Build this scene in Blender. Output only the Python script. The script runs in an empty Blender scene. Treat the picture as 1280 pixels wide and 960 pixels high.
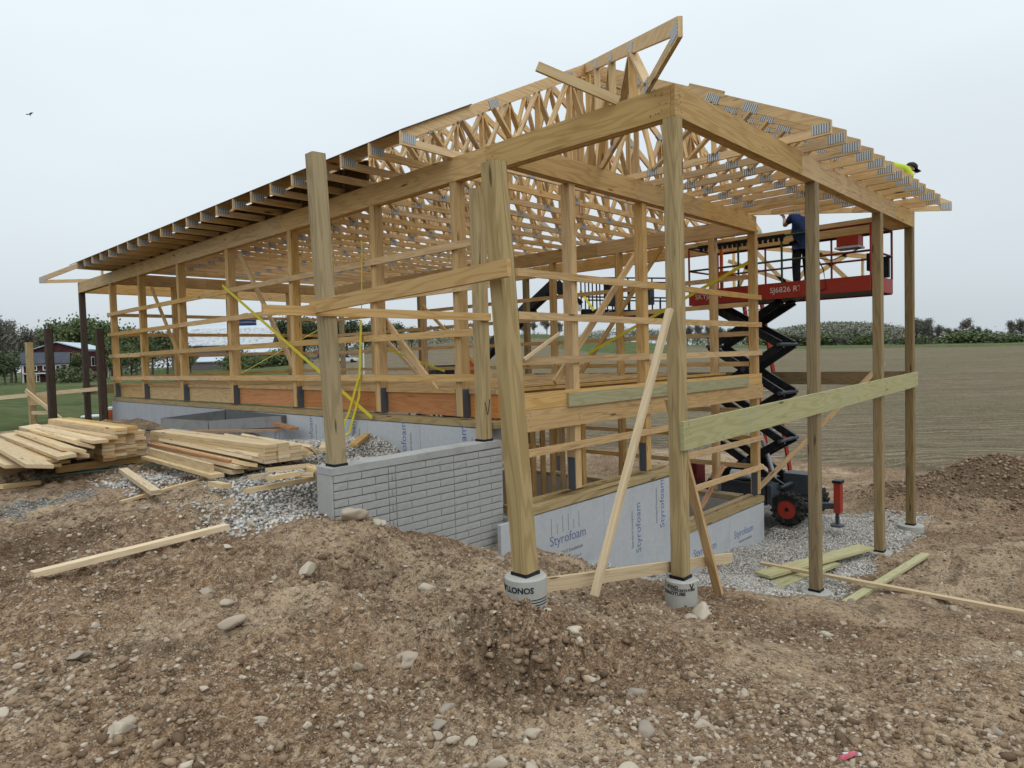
import bpy, bmesh, math, random
import numpy as np
from mathutils import Vector, Matrix
R = math.radians
random.seed(7); RNG = np.random.default_rng(11)
scene = bpy.context.scene
COL = scene.collection

# ------------------------------------------------------------------ camera
cam_d = bpy.data.cameras.new("camera"); cam = bpy.data.objects.new("camera", cam_d); COL.objects.link(cam)
CR = ((0.6859452684764996, -0.727107838401257, -0.02816522661287053),
      (-0.04802582031548595, -0.006616590548739892, -0.9988241793792013),
      (0.7260665322391106, 0.6864913779975403, -0.03945856937739464))
CAM = Vector((-5.64745896, -3.18842316, -2.46048128))
m = Matrix(((CR[0][0], -CR[1][0], -CR[2][0], CAM.x), (CR[0][1], -CR[1][1], -CR[2][1], CAM.y),
            (CR[0][2], -CR[1][2], -CR[2][2], CAM.z), (0, 0, 0, 1)))
cam.matrix_world = m
cam_d.sensor_fit = 'HORIZONTAL'; cam_d.sensor_width = 36.0; cam_d.lens = 846.34 / 1280 * 36
cam_d.clip_start = 0.05; cam_d.clip_end = 6000
scene.camera = cam

# ------------------------------------------------------------------ world and sun (overcast)
SUN_EL, SUN_ROT = R(50), R(200)
world = bpy.data.worlds.new("World"); scene.world = world; world.use_nodes = True
wn = world.node_tree; wn.nodes.clear()
out = wn.nodes.new('ShaderNodeOutputWorld'); bg = wn.nodes.new('ShaderNodeBackground')
sky = wn.nodes.new('ShaderNodeTexSky'); sky.sky_type = 'NISHITA'; sky.sun_disc = False
sky.sun_elevation = SUN_EL; sky.sun_rotation = SUN_ROT; sky.air_density = 1.0; sky.dust_density = 6.0
hs = wn.nodes.new('ShaderNodeHueSaturation'); hs.inputs['Saturation'].default_value = 0.25
tc = wn.nodes.new('ShaderNodeTexCoord'); mp = wn.nodes.new('ShaderNodeMapping'); mp.inputs['Scale'].default_value = (1, 1, 3.0)
nz = wn.nodes.new('ShaderNodeTexNoise'); nz.inputs['Scale'].default_value = 1.1; nz.inputs['Detail'].default_value = 3
rmp = wn.nodes.new('ShaderNodeMapRange'); rmp.inputs['From Min'].default_value = 0.3; rmp.inputs['From Max'].default_value = 0.7
rmp.inputs['To Min'].default_value = 0.93; rmp.inputs['To Max'].default_value = 1.05
mx = wn.nodes.new('ShaderNodeMix'); mx.data_type = 'RGBA'; mx.inputs['Factor'].default_value = 0.88
mx.inputs[7].default_value = (4.6, 5.12, 5.42, 1)          # the even cloud layer
mul = wn.nodes.new('ShaderNodeVectorMath'); mul.operation = 'SCALE'
L = wn.links.new
L(tc.outputs['Generated'], mp.inputs['Vector']); L(mp.outputs[0], nz.inputs['Vector']); L(nz.outputs['Fac'], rmp.inputs['Value'])
L(sky.outputs[0], hs.inputs['Color']); L(hs.outputs[0], mx.inputs[6]); L(mx.outputs[2], mul.inputs[0]); L(rmp.outputs[0], mul.inputs['Scale'])
sx = wn.nodes.new('ShaderNodeSeparateXYZ'); L(tc.outputs['Generated'], sx.inputs[0])
ov = wn.nodes.new('ShaderNodeMapRange'); ov.inputs['From Min'].default_value = 0.0; ov.inputs['From Max'].default_value = 1.0
ov.inputs['To Min'].default_value = 1.0; ov.inputs['To Max'].default_value = 2.0                                         # an overcast sky brightens toward the zenith
mu2 = wn.nodes.new('ShaderNodeVectorMath'); mu2.operation = 'SCALE'
L(sx.outputs['Z'], ov.inputs['Value']); L(mul.outputs[0], mu2.inputs[0]); L(ov.outputs[0], mu2.inputs['Scale']); L(mu2.outputs[0], bg.inputs['Color']); bg.inputs['Strength'].default_value = 0.10
L(bg.outputs[0], out.inputs['Surface'])
sd = bpy.data.lights.new("sun", 'SUN'); sd.energy = 1.5; sd.angle = R(50); sd.color = (1.0, 0.965, 0.90)
sun = bpy.data.objects.new("sun", sd); COL.objects.link(sun)
sun_dir = Vector((math.sin(R(200)) * math.cos(SUN_EL), math.cos(R(200)) * math.cos(SUN_EL), math.sin(SUN_EL)))
sun.rotation_euler = sun_dir.to_track_quat('Z', 'Y').to_euler(); sun.location = (0, 0, 40)
vs = scene.view_settings; vs.view_transform = 'Standard'; vs.look = 'None'; vs.exposure = 0.47; vs.gamma = 1.0
try: vs.use_curve_mapping = False
except Exception: pass
scene.cycles.max_bounces = 6; scene.cycles.transparent_max_bounces = 8

# ------------------------------------------------------------------ node helpers
def new_mat(name, rough=0.8):
    mt = bpy.data.materials.new(name); mt.use_nodes = True
    nt = mt.node_tree; b = nt.nodes['Principled BSDF']; b.inputs['Roughness'].default_value = rough
    b.inputs['Specular IOR Level'].default_value = 0.25
    return mt, nt, b
def nd(nt, typ, **kw):
    n = nt.nodes.new('ShaderNode' + typ)
    for k, v in kw.items():
        if k.startswith('i_'): n.inputs[k[2:].replace('_', ' ')].default_value = v
        else: setattr(n, k, v)
    return n
def mathn(nt, op, a, b=None):
    n = nd(nt, 'Math', operation=op)
    for i, x in enumerate((a, b)):
        if x is None: continue
        if isinstance(x, (int, float)): n.inputs[i].default_value = x
        else: nt.links.new(x, n.inputs[i])
    return n.outputs[0]
def mixc(nt, fac, a, b, blend='MIX'):
    n = nd(nt, 'Mix', data_type='RGBA', blend_type=blend)
    for i, x in ((0, fac), (6, a), (7, b)):
        if isinstance(x, (int, float)): n.inputs[i].default_value = x
        elif isinstance(x, tuple): n.inputs[i].default_value = (*x, 1) if len(x) == 3 else x
        else: nt.links.new(x, n.inputs[i])
    return n.outputs[2]
def ramp(nt, val, a, b, lo=0.0, hi=1.0):
    n = nd(nt, 'MapRange', interpolation_type='SMOOTHSTEP')
    n.inputs['From Min'].default_value = a; n.inputs['From Max'].default_value = b
    n.inputs['To Min'].default_value = lo; n.inputs['To Max'].default_value = hi
    nt.links.new(val, n.inputs['Value']); return n.outputs[0]
def noise(nt, vec, scale, detail=3, rough=0.55):
    n = nd(nt, 'TexNoise'); n.inputs['Scale'].default_value = scale; n.inputs['Detail'].default_value = detail
    n.inputs['Roughness'].default_value = rough
    nt.links.new(vec, n.inputs['Vector']); return n.outputs['Fac']
def scaled(nt, vec, s, off=None):
    n = nd(nt, 'VectorMath', operation='MULTIPLY'); n.inputs[1].default_value = s; nt.links.new(vec, n.inputs[0]); o = n.outputs[0]
    if off is not None:
        a = nd(nt, 'VectorMath', operation='ADD'); nt.links.new(o, a.inputs[0]); nt.links.new(off, a.inputs[1]); o = a.outputs[0]
    return o
def bump(nt, bsdf, h, strength=0.3, dist=0.01):
    b = nd(nt, 'Bump'); b.inputs['Strength'].default_value = strength; b.inputs['Distance'].default_value = dist
    nt.links.new(h, b.inputs['Height']); nt.links.new(b.outputs[0], bsdf.inputs['Normal'])

def wood(name, light, dark, knot=(0.10, 0.05, 0.02), knots=0.5, stain=(0.5, 0.45, 0.38), stain_amt=0.25, rough=0.75, var=0.28, checks=0.35):
    mt, nt, b = new_mat(name, rough)
    uv = nd(nt, 'UVMap').outputs[0]; oi = nd(nt, 'ObjectInfo').outputs['Random']
    cx = nd(nt, 'CombineXYZ'); nt.links.new(mathn(nt, 'MULTIPLY', oi, 91.0), cx.inputs[0]); nt.links.new(mathn(nt, 'MULTIPLY', oi, 37.0), cx.inputs[1]); off = cx.outputs[0]
    n = noise(nt, scaled(nt, uv, (0.45, 4.5, 1), off), 1.0, 2, 0.5)
    rings = mathn(nt, 'SINE', mathn(nt, 'MULTIPLY', n, 75.0))
    rings = ramp(nt, rings, -0.2, 1.0)
    fine = noise(nt, scaled(nt, uv, (3.0, 150.0, 1), off), 1.0, 2)
    big = noise(nt, scaled(nt, uv, (1.2, 3.0, 1), off), 1.0, 3)
    c = mixc(nt, mathn(nt, 'MULTIPLY', rings, 0.55), light, dark)
    c = mixc(nt, ramp(nt, fine, 0.45, 0.75, 0, 0.35), c, dark)
    c = mixc(nt, ramp(nt, big, 0.5, 0.8, 0, stain_amt), c, stain)
    vo = nd(nt, 'TexVoronoi', feature='F1'); vo.inputs['Scale'].default_value = 1.0; vo.inputs['Randomness'].default_value = 0.9
    nt.links.new(scaled(nt, uv, (1.6, 9.0, 1), off), vo.inputs['Vector'])
    sp = nd(nt, 'SeparateColor'); nt.links.new(vo.outputs['Color'], sp.inputs[0])
    kn = mathn(nt, 'MULTIPLY', ramp(nt, vo.outputs['Distance'], 0.17, 0.07), mathn(nt, 'GREATER_THAN', sp.outputs[0], 1 - knots))
    c = mixc(nt, mathn(nt, 'MULTIPLY', kn, 0.85), c, knot)
    ck = noise(nt, scaled(nt, uv, (0.22, 13.0, 1), off), 1.0, 1); ck = mathn(nt, 'ABSOLUTE', mathn(nt, 'SUBTRACT', ck, 0.5))
    cm = noise(nt, scaled(nt, uv, (0.9, 5.0, 1), off), 1.0, 1)
    c = mixc(nt, mathn(nt, 'MULTIPLY', ramp(nt, ck, 0.014, 0.004), ramp(nt, cm, 0.5, 0.6, 0, checks)), c, knot)
    val = mathn(nt, 'ADD', mathn(nt, 'MULTIPLY', oi, var), 1 - var * 0.5)
    h = nd(nt, 'HueSaturation'); nt.links.new(c, h.inputs['Color']); nt.links.new(val, h.inputs['Value'])
    nt.links.new(mathn(nt, 'ADD', mathn(nt, 'MULTIPLY', mathn(nt, 'FRACT', mathn(nt, 'MULTIPLY', oi, 17.3)), 0.25), 0.88), h.inputs['Saturation'])
    nt.links.new(h.outputs[0], b.inputs['Base Color'])
    bump(nt, b, mathn(nt, 'ADD', fine, mathn(nt, 'MULTIPLY', rings, 0.4)), 0.22, 0.003)
    return mt
def plain(name, col, rough=0.6, metal=0.0, dirt=0.25, scale=6.0, dirtcol=(0.18, 0.14, 0.10), bumpy=0.1):
    mt, nt, b = new_mat(name, rough)
    co = nd(nt, 'TexCoord').outputs['Object']
    n = noise(nt, co, scale, 4); n2 = noise(nt, co, scale * 9, 3)
    c = mixc(nt, ramp(nt, n, 0.45, 0.75, 0, dirt), col, dirtcol)
    c = mixc(nt, ramp(nt, n2, 0.35, 0.7, 0, 0.18), c, tuple(x * 0.6 for x in col))
    nt.links.new(c, b.inputs['Base Color']); b.inputs['Metallic'].default_value = metal
    bump(nt, b, n2, bumpy, 0.004)
    return mt

M = {}
M['frame'] = wood('frame lumber', (0.68, 0.445, 0.205), (0.50, 0.295, 0.115), knots=0.55, stain=(0.44, 0.285, 0.14))
M['truss'] = wood('truss lumber', (0.76, 0.525, 0.27), (0.58, 0.365, 0.165), knots=0.5, stain=(0.52, 0.36, 0.19))
M['header'] = wood('header lumber', (0.68, 0.455, 0.215), (0.49, 0.295, 0.12), knots=0.35, stain=(0.41, 0.25, 0.11), stain_amt=0.4)
M['fresh'] = wood('fresh pine lumber', (0.72, 0.55, 0.33), (0.60, 0.41, 0.21), knots=0.4, stain=(0.62, 0.48, 0.32), var=0.22)
M['red_pine'] = wood('reddish lumber', (0.48, 0.27, 0.15), (0.36, 0.18, 0.09), knots=0.4)
M['treated'] = wood('treated timber', (0.48, 0.355, 0.18), (0.31, 0.21, 0.09), knots=0.6, stain=(0.33, 0.265, 0.14), stain_amt=0.5, checks=0.85)
M['treated_pale'] = wood('pale treated timber', (0.52, 0.475, 0.25), (0.40, 0.35, 0.155), knots=0.45, stain=(0.40, 0.42, 0.27), stain_amt=0.5)
M['treated_grey'] = wood('weathered treated timber', (0.345, 0.245, 0.118), (0.215, 0.143, 0.062), knots=0.6, stain=(0.22, 0.20, 0.15), stain_amt=0.5)
M['dark_post'] = wood('dark wet timber', (0.085, 0.06, 0.045), (0.045, 0.03, 0.022), knots=0.4, stain=(0.12, 0.10, 0.08))
M['orange'] = wood('orange rim board', (0.62, 0.26, 0.085), (0.50, 0.18, 0.05), knots=0.25, stain=(0.40, 0.19, 0.08))
M['steel'] = plain('galvanised plate', (0.42, 0.44, 0.46), 0.45, 0.6, 0.1, 14)
M['bracket'] = plain('grey post bracket', (0.15, 0.165, 0.185), 0.5, 0.3, 0.15)
M['black'] = plain('black painted steel', (0.018, 0.02, 0.024), 0.45, 0.0, 0.3, 5, (0.10, 0.09, 0.08))
M['dgrey'] = plain('dark grey painted steel', (0.075, 0.085, 0.10), 0.5, 0.0, 0.3, 5)
M['red'] = plain('red painted steel', (0.43, 0.045, 0.026), 0.45, 0.0, 0.35, 4, (0.20, 0.09, 0.06))
M['dred'] = plain('dark red painted steel', (0.20, 0.02, 0.022), 0.5, 0.0, 0.3, 4)
M['green_rail'] = plain('green rail padding', (0.05, 0.10, 0.035), 0.6)
M['tyre'] = plain('tyre rubber', (0.022, 0.021, 0.020), 0.9, 0.0, 0.6, 8, (0.16, 0.13, 0.10), 0.4)
M['orange_paint'] = plain('orange painted steel', (0.62, 0.12, 0.02), 0.45)
M['white'] = plain('white paint', (0.75, 0.75, 0.73), 0.6, 0, 0.1)
M['concrete'] = plain('cast concrete', (0.50, 0.49, 0.46), 0.9, 0, 0.35, 3.5, (0.36, 0.34, 0.31), 0.35)
M['well'] = plain('weathered grey concrete', (0.34, 0.335, 0.315), .9, 0, .5, 4, (0.20, 0.195, 0.185), .4)
M['pier'] = plain('sonotube concrete', (0.48, 0.465, 0.42), 0.9, 0, 0.5, 5, (0.42, 0.36, 0.28), 0.3)
M['brick'] = plain('grey brick form concrete', (0.46, 0.455, 0.435), 0.92, 0, 0.6, 3, (0.33, 0.315, 0.29), 0.9)
M['joint'] = plain('dark mortar joint', (0.23, 0.23, 0.22), 0.95, 0, 0.2)
M['foam'] = plain('blue grey foam board', (0.58, 0.59, 0.605), 0.7, 0, 0.3, 2.5, (0.40, 0.42, 0.44), 0.08)
M['icf'] = plain('grey foam form', (0.47, 0.48, 0.505), 0.8, 0, 0.4, 3, (0.29, 0.30, 0.33), 0.2)
M['blue_ink'] = plain('blue print ink', (0.15, 0.205, 0.39), 0.8, 0, 0.15, 30, (0.3, 0.33, 0.42))
M['grey_ink'] = plain('grey print ink', (0.19, 0.20, 0.23), 0.8, 0, 0.2)
M['black_ink'] = plain('black print ink', (0.03, 0.035, 0.04), 0.8, 0, 0.2)
M['yellow'] = plain('yellow webbing', (0.74, 0.62, 0.05), 0.7, 0, 0.2, 20, (0.45, 0.36, 0.03))
M['strapblk'] = plain('black strap', (0.03, 0.035, 0.03), 0.7)
M['sheath'] = wood('roof sheathing', (0.15, 0.10, 0.055), (0.10, 0.062, 0.032), knots=0.9, stain=(0.12, 0.08, 0.045))  # darkened tone, shade of the back-lit eave put into the colour
M['osb'] = wood('sheathing board', (0.30, 0.20, 0.10), (0.20, 0.12, 0.055), knots=0.9, stain=(0.26, 0.17, 0.09))
M['hivis'] = plain('hi vis cloth', (0.62, 0.78, 0.05), 0.8, 0, 0.2, 9, (0.40, 0.50, 0.04))
M['navy'] = plain('blue cloth', (0.025, 0.05, 0.14), 0.9, 0, 0.2)
M['darkcloth'] = plain('dark trousers', (0.02, 0.022, 0.03), 0.9, 0, 0.2)
M['skin'] = plain('skin', (0.50, 0.28, 0.19), 0.6, 0, 0.1)
M['cap'] = plain('dark cap', (0.03, 0.035, 0.03), 0.8)
M['pink'] = plain('pink wrapper', (0.62, 0.12, 0.16), 0.5, 0, 0.2, 30, (0.7, 0.6, 0.6))
M['greenbox'] = plain('green plastic', (0.02, 0.12, 0.05), 0.5)
M['netting'] = plain('green strap', (0.14, 0.22, 0.17), 0.7)
M['barnred'] = plain('barn red siding', (0.085, 0.024, 0.028), 0.8, 0, 0.2, 0.8)
M['slate'] = plain('dark slate shingles', (0.055, 0.065, 0.085), 0.8, 0, 0.3, 1.0)
M['whiteroof'] = plain('white worn roof', (0.54, 0.56, 0.58), 0.6, 0, 0.95, 1.4, (0.20, 0.18, 0.17))
M['paleroof'] = plain('pale blue grey roof', (0.55, 0.62, 0.68), 0.6, 0, 0.2, 0.8)
M['siloblue'] = plain('navy silo enamel', (0.02, 0.035, 0.09), 0.4, 0, 0.2, 0.8)
M['glass'] = plain('dark window glass', (0.03, 0.035, 0.045), 0.15)
M['greywall'] = plain('weathered grey barn wall', (0.20, 0.17, 0.16), 0.9, 0, 0.4, 0.7)

# ------------------------------------------------------------------ object helpers
WL = {}
def wloc(o): return WL.get(o.name, Vector((0, 0, 0)))
def link(o, parent, w):
    w = Vector(w); COL.objects.link(o); WL[o.name] = w
    if parent is not None: o.parent = parent; o.location = w - wloc(parent)
    else: o.location = w
    return o
def tag(o, label=None, cat=None, group=None, kind=None):
    if label: o['label'] = label
    if cat: o['category'] = cat
    if group: o['group'] = group
    if kind: o['kind'] = kind
    return o
def thing(name, loc, label, cat, group=None):
    return tag(link(bpy.data.objects.new(name, None), None, loc), label, cat, group)
def mobj(name, verts, faces, mat, parent=None, loc=None, uvs=None, smooth=False, mats=None, fmat=None):
    vs_ = [Vector(v) for v in verts]
    if loc is None:
        lo = Vector([min(v[i] for v in vs_) for i in range(3)]); hi = Vector([max(v[i] for v in vs_) for i in range(3)]); loc = (lo + hi) / 2
    loc = Vector(loc)
    me = bpy.data.meshes.new(name); me.from_pydata([v - loc for v in vs_], [], faces)
    for mm in (mats or [mat]): me.materials.append(mm)
    if uvs is not None:
        l = me.uv_layers.new(name='UVMap'); l.data.foreach_set('uv', [c for uv in uvs for c in uv])
    if fmat: me.polygons.foreach_set('material_index', fmat)
    if smooth: me.polygons.foreach_set('use_smooth', [True] * len(me.polygons))
    return link(bpy.data.objects.new(name, me), parent, loc)
class MB:
    """collects shapes into one mesh"""
    def __init__(s): s.v = []; s.f = []; s.uv = []; s.fm = []
    def add(s, vs_, fs, uvs, mi=0):
        n = len(s.v); s.v += [Vector(v) for v in vs_]
        for f in fs: s.f.append([i + n for i in f]); s.fm.append(mi)
        s.uv += uvs
    def board(s, p0, p1, w, h, up=(0, 0, 1), mi=0, ch=0.0):
        """box from p0 to p1; h along 'up', w across"""
        p0 = Vector(p0); p1 = Vector(p1); d = p1 - p0; Ln = d.length; d = d / Ln
        side = d.cross(Vector(up))
        if side.length < 1e-5: side = d.cross(Vector((1, 0, 0)))
        side.normalize(); u = side.cross(d).normalized()
        if ch > 0:
            a, b = w / 2, h / 2
            prof = [(-a + ch, -b), (a - ch, -b), (a, -b + ch), (a, b - ch), (a - ch, b), (-a + ch, b), (-a, b - ch), (-a, -b + ch)]
        else: prof = [(-w / 2, -h / 2), (w / 2, -h / 2), (w / 2, h / 2), (-w / 2, h / 2)]
        n = len(prof); vs_ = [p + side * x + u * y for p in (p0, p1) for x, y in prof]
        fs = []; uvs = []; acc = random.random() * 3; o = random.random() * 5
        for i in range(n):
            j = (i + 1) % n; fs.append([i, j, j + n, i + n]); ln = math.hypot(prof[j][0] - prof[i][0], prof[j][1] - prof[i][1])
            uvs += [(o, acc), (o, acc + ln), (o + Ln, acc + ln), (o + Ln, acc)]; acc += ln
        fs.append(list(range(n))[::-1]); uvs += [(p[0] * 0.3, p[1] + 7) for p in prof[::-1]]
        fs.append([i + n for i in range(n)]); uvs += [(p[0] * 0.3, p[1] + 9) for p in prof]
        s.add(vs_, fs, uvs, mi); return s
    def box(s, lo, hi, mi=0):
        lo = Vector(lo); hi = Vector(hi); c = (lo + hi) / 2
        ext = [hi[i] - lo[i] for i in range(3)]; ax = ext.index(max(ext)) if max(ext) > 0 else 0
        if ax == 2: return s.board((c.x, c.y, lo.z), (c.x, c.y, hi.z), ext[0], ext[1], (0, 1, 0), mi)
        if ax == 1: return s.board((c.x, lo.y, c.z), (c.x, hi.y, c.z), ext[0], ext[2], (0, 0, 1), mi)
        return s.board((lo.x, c.y, c.z), (hi.x, c.y, c.z), ext[1], ext[2], (0, 0, 1), mi)
    def prism(s, poly, o, du, dv, t, mi=0):
        """poly (u,v) in plane o+u*du+v*dv, thickness t either side of the plane"""
        o = Vector(o); du = Vector(du); dv = Vector(dv); nn = du.cross(dv).normalized() * t / 2; n = len(poly)
        vs_ = [o + du * a + dv * b + k * nn for k in (-1, 1) for a, b in poly]
        fs = [list(range(n))[::-1], [i + n for i in range(n)]]
        k = random.random() * 5
        uvs = [(a + k, b) for a, b in poly[::-1]] + [(a + k, b) for a, b in poly]
        for i in range(n):
            j = (i + 1) % n; fs.append([i, j, j + n, i + n]); a0, b0 = poly[i]; a1, b1 = poly[j]
            ln = math.hypot(a1 - a0, b1 - b0); uvs += [(k, 0), (k + ln, 0), (k + ln, t), (k, t)]
        s.add(vs_, fs, uvs, mi); return s
    def tube(s, pts, r, n=8, mi=0, r1=None, cap=True):
        pts = [Vector(p) for p in pts]; rings = []; N = len(s.v)
        for k, p in enumerate(pts):
            d = (pts[min(k + 1, len(pts) - 1)] - pts[max(k - 1, 0)]).normalized()
            a = d.orthogonal().normalized() if abs(d.z) > 0.98 else d.cross(Vector((0, 0, 1))).normalized()
            b = d.cross(a); rr = r if r1 is None else r + (r1 - r) * k / max(1, len(pts) - 1)
            rings.append([p + (a * math.cos(2 * math.pi * i / n) + b * math.sin(2 * math.pi * i / n)) * rr for i in range(n)])
        vs_ = [v for q in rings for v in q]; fs = []; uvs = []
        for k in range(len(pts) - 1):
            for i in range(n):
                j = (i + 1) % n; fs.append([k * n + i, k * n + j, (k + 1) * n + j, (k + 1) * n + i]); uvs += [(k, i / n), (k, (i + 1) / n), (k + 1, (i + 1) / n), (k + 1, i / n)]
        if cap:
            fs.append(list(range(n))[::-1]); uvs += [(0, 0)] * n
            fs.append([(len(pts) - 1) * n + i for i in range(n)]); uvs += [(0, 0)] * n
        s.add(vs_, fs, uvs, mi); return s
    def lathe(s, prof, o, axis=(0, 0, 1), n=24, mi=0, cap=True):
        """prof (radius, height) about axis through o"""
        o = Vector(o); ax = Vector(axis).normalized(); a = ax.orthogonal().normalized(); b = ax.cross(a)
        vs_ = []; fs = []; uvs = []
        for r_, h_ in prof:
            for i in range(n):
                t = 2 * math.pi * i / n; vs_.append(o + ax * h_ + (a * math.cos(t) + b * math.sin(t)) * r_)
        for k in range(len(prof) - 1):
            for i in range(n):
                j = (i + 1) % n; fs.append([k * n + i, k * n + j, (k + 1) * n + j, (k + 1) * n + i]); uvs += [(k, i / n)] * 4
        if cap:
            fs.append(list(range(n))[::-1]); uvs += [(0, 0)] * n
            fs.append([(len(prof) - 1) * n + i for i in range(n)]); uvs += [(0, 0)] * n
        s.add(vs_, fs, uvs, mi); return s
    def build(s, name, mat, parent=None, loc=None, smooth=False):
        mats = mat if isinstance(mat, list) else [mat]
        o = mobj(name, s.v, s.f, None, parent, loc, s.uv, smooth, mats, s.fm if len(mats) > 1 else None); return o
def board(name, p0, p1, w, h, mat, parent=None, up=(0, 0, 1), ch=0.0):
    return MB().board(p0, p1, w, h, up, 0, ch).build(name, mat, parent)
def box(name, lo, hi, mat, parent=None): return MB().box(lo, hi).build(name, mat, parent)
def text_part(name, s, size, mat, parent, loc, rot, depth=0.002, bend=None, sx=1.0, bold=0.0):
    cu = bpy.data.curves.new(name, 'FONT'); cu.body = s; cu.size = size; cu.extrude = depth; cu.align_x = 'CENTER'; cu.align_y = 'CENTER'; cu.resolution_u = 3; cu.offset = size * bold
    to = bpy.data.objects.new(name + '_t', cu); COL.objects.link(to)
    dg = bpy.context.evaluated_depsgraph_get(); me = bpy.data.meshes.new_from_object(to.evaluated_get(dg))
    bpy.data.objects.remove(to); bpy.data.curves.remove(cu)
    me.name = name
    mm = Matrix.Rotation(0, 4, 'X') if rot is None else rot.to_4x4()
    for v in me.vertices:
        v.co.x *= sx
        if bend:
            r_, a0, flip = bend; x, y, z = v.co
            if flip: x, y = -x, -y
            a = a0 + x / r_; v.co = Vector(((r_ + z) * math.cos(a), (r_ + z) * math.sin(a), y))
        else: v.co = mm @ v.co
    me.materials.clear(); me.materials.append(mat)
    return link(bpy.data.objects.new(name, me), parent, loc)
FACE_Y = Matrix.Rotation(R(90), 3, 'X')                                   # print on a face that looks to -Y
FACE_X = Matrix.Rotation(R(-90), 3, 'Z') @ Matrix.Rotation(R(90), 3, 'X')  # print on a face that looks to -X

# ------------------------------------------------------------------ ground height
def _h(ix, iy, s):
    n = (ix.astype(np.int64) * 374761393 + iy.astype(np.int64) * 668265263 + s * 1442695041) & 0xFFFFFFFF
    n = ((n ^ (n >> 13)) * 1274126177) & 0xFFFFFFFF
    return ((n ^ (n >> 16)) & 0xFFFF) / 65535.0
def vnoise(x, y, s=0):
    ix = np.floor(x); iy = np.floor(y); fx = x - ix; fy = y - iy; fx = fx * fx * (3 - 2 * fx); fy = fy * fy * (3 - 2 * fy)
    a = _h(ix, iy, s); b = _h(ix + 1, iy, s); c = _h(ix, iy + 1, s); d = _h(ix + 1, iy + 1, s)
    return (a * (1 - fx) + b * fx) * (1 - fy) + (c * (1 - fx) + d * fx) * fy - 0.5
def fbm(x, y, f, octv=4, s=0, gain=0.5):
    t = 0; a = 1.0
    for k in range(octv): t = t + a * vnoise(x * f + 13.7 * k, y * f - 7.1 * k, s + k); f *= 2.03; a *= gain
    return t
def worley(x, y, f, s=0):
    """distance gap between the two nearest cell points and the random value of the nearest cell"""
    x = x * f; y = y * f; ix = np.floor(x); iy = np.floor(y); d1 = np.full(x.shape, 9.0); d2 = d1.copy(); r = np.zeros(x.shape)
    for a in (-1, 0, 1):
        for b in (-1, 0, 1):
            cx = ix + a; cy = iy + b; d = np.hypot(cx + _h(cx, cy, s) - x, cy + _h(cx, cy, s + 1) - y); n = d < d1
            d2 = np.where(n, d1, np.minimum(d2, d)); r = np.where(n, _h(cx, cy, s + 2), r); d1 = np.where(n, d, d1)
    return d2 - d1, r
def sst(a, b, x): t = np.clip((x - a) / (b - a), 0, 1); return t * t * (3 - 2 * t)
CP = np.array([(-5.65, -3.2, -4.08), (-5.1, .5, -4.06), (-3.7, -1.4, -4.12), (-2.6, -2.7, -4.18), (-4.5, 2.5, -3.97), (-3.2, 2.4, -3.92),
 (-2.6, 2.3, -3.86), (-2.3, 2.2, -3.95), (-1.31, 2.15, -4.20), (-.78, 2.12, -4.46), (-.29, 2.15, -4.70), (-1.2, 1.5, -4.38), (-.6, 1.5, -4.62), (1.1, 2.05, -5.22), (2.6, 2.0, -5.75), (4.19, 2.05, -6.03), (6.83, 2.05, -6.08), (7.3, 1.85, -5.93), (8.6, 1.8, -5.95), (7.4, 3.6, -5.95), (8.8, 4, -5.97),
 (-2.1, .05, -4.30), (-2.6, -.35, -4.16), (-2.2, -.8, -4.28), (-1.2, -.2, -4.52), (.07, .07, -4.86), (.9, -.15, -5.03), (1.5, -.6, -5.12), (2.2, -.3, -5.45), (3.63, .07, -5.79), (6.56, .07, -5.92), (8.53, .07, -5.88),
 (-1.0, -2.6, -4.5), (.5, -2.0, -4.85), (2.0, -1.6, -5.3), (4.1, -2.2, -5.80), (6.8, -.6, -5.85), (5.0, 1.2, -5.95), (2.2, 1.0, -5.55), (.9, 1.0, -5.12), (-.6, 1.0, -4.66),
 (-3.0, 1.5, -4.02), (-2.4, 1.45, -4.18), (-3.45, 3.3, -3.72), (-3.2, 5.0, -3.73), (-4.0, 5.4, -3.78), (-2.0, 3.6, -3.62), (-1.2, 3.2, -3.55), (-.3, 3.0, -3.52), (-.3, 5.0, -3.56), (-1.0, 6.0, -3.62), (-2.5, 6.5, -3.76), (-3.5, 8, -3.74), (-.5, 9, -3.66), (-1, 14, -3.75), (-3, 12, -3.8), (-5, 8, -3.85), (0, 19, -3.9), (-4, 20, -3.95), (6, 20, -4.3), (9, 17, -5.0), (9.5, 12, -5.7),
 (-7, 4, -4.0), (-8, -3, -4.1), (-6, -7, -4.2), (0, -7, -4.9), (6, -6, -6.0), (10.2, 2.7, -6.05), (10.4, 5, -6.1), (11, 0, -6.15), (9.9, 1.9, -6.2), (9.5, 8, -6.1), (14, 4, -6.3), (14, -3, -6.3), (12, 10, -5.9)])
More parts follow.
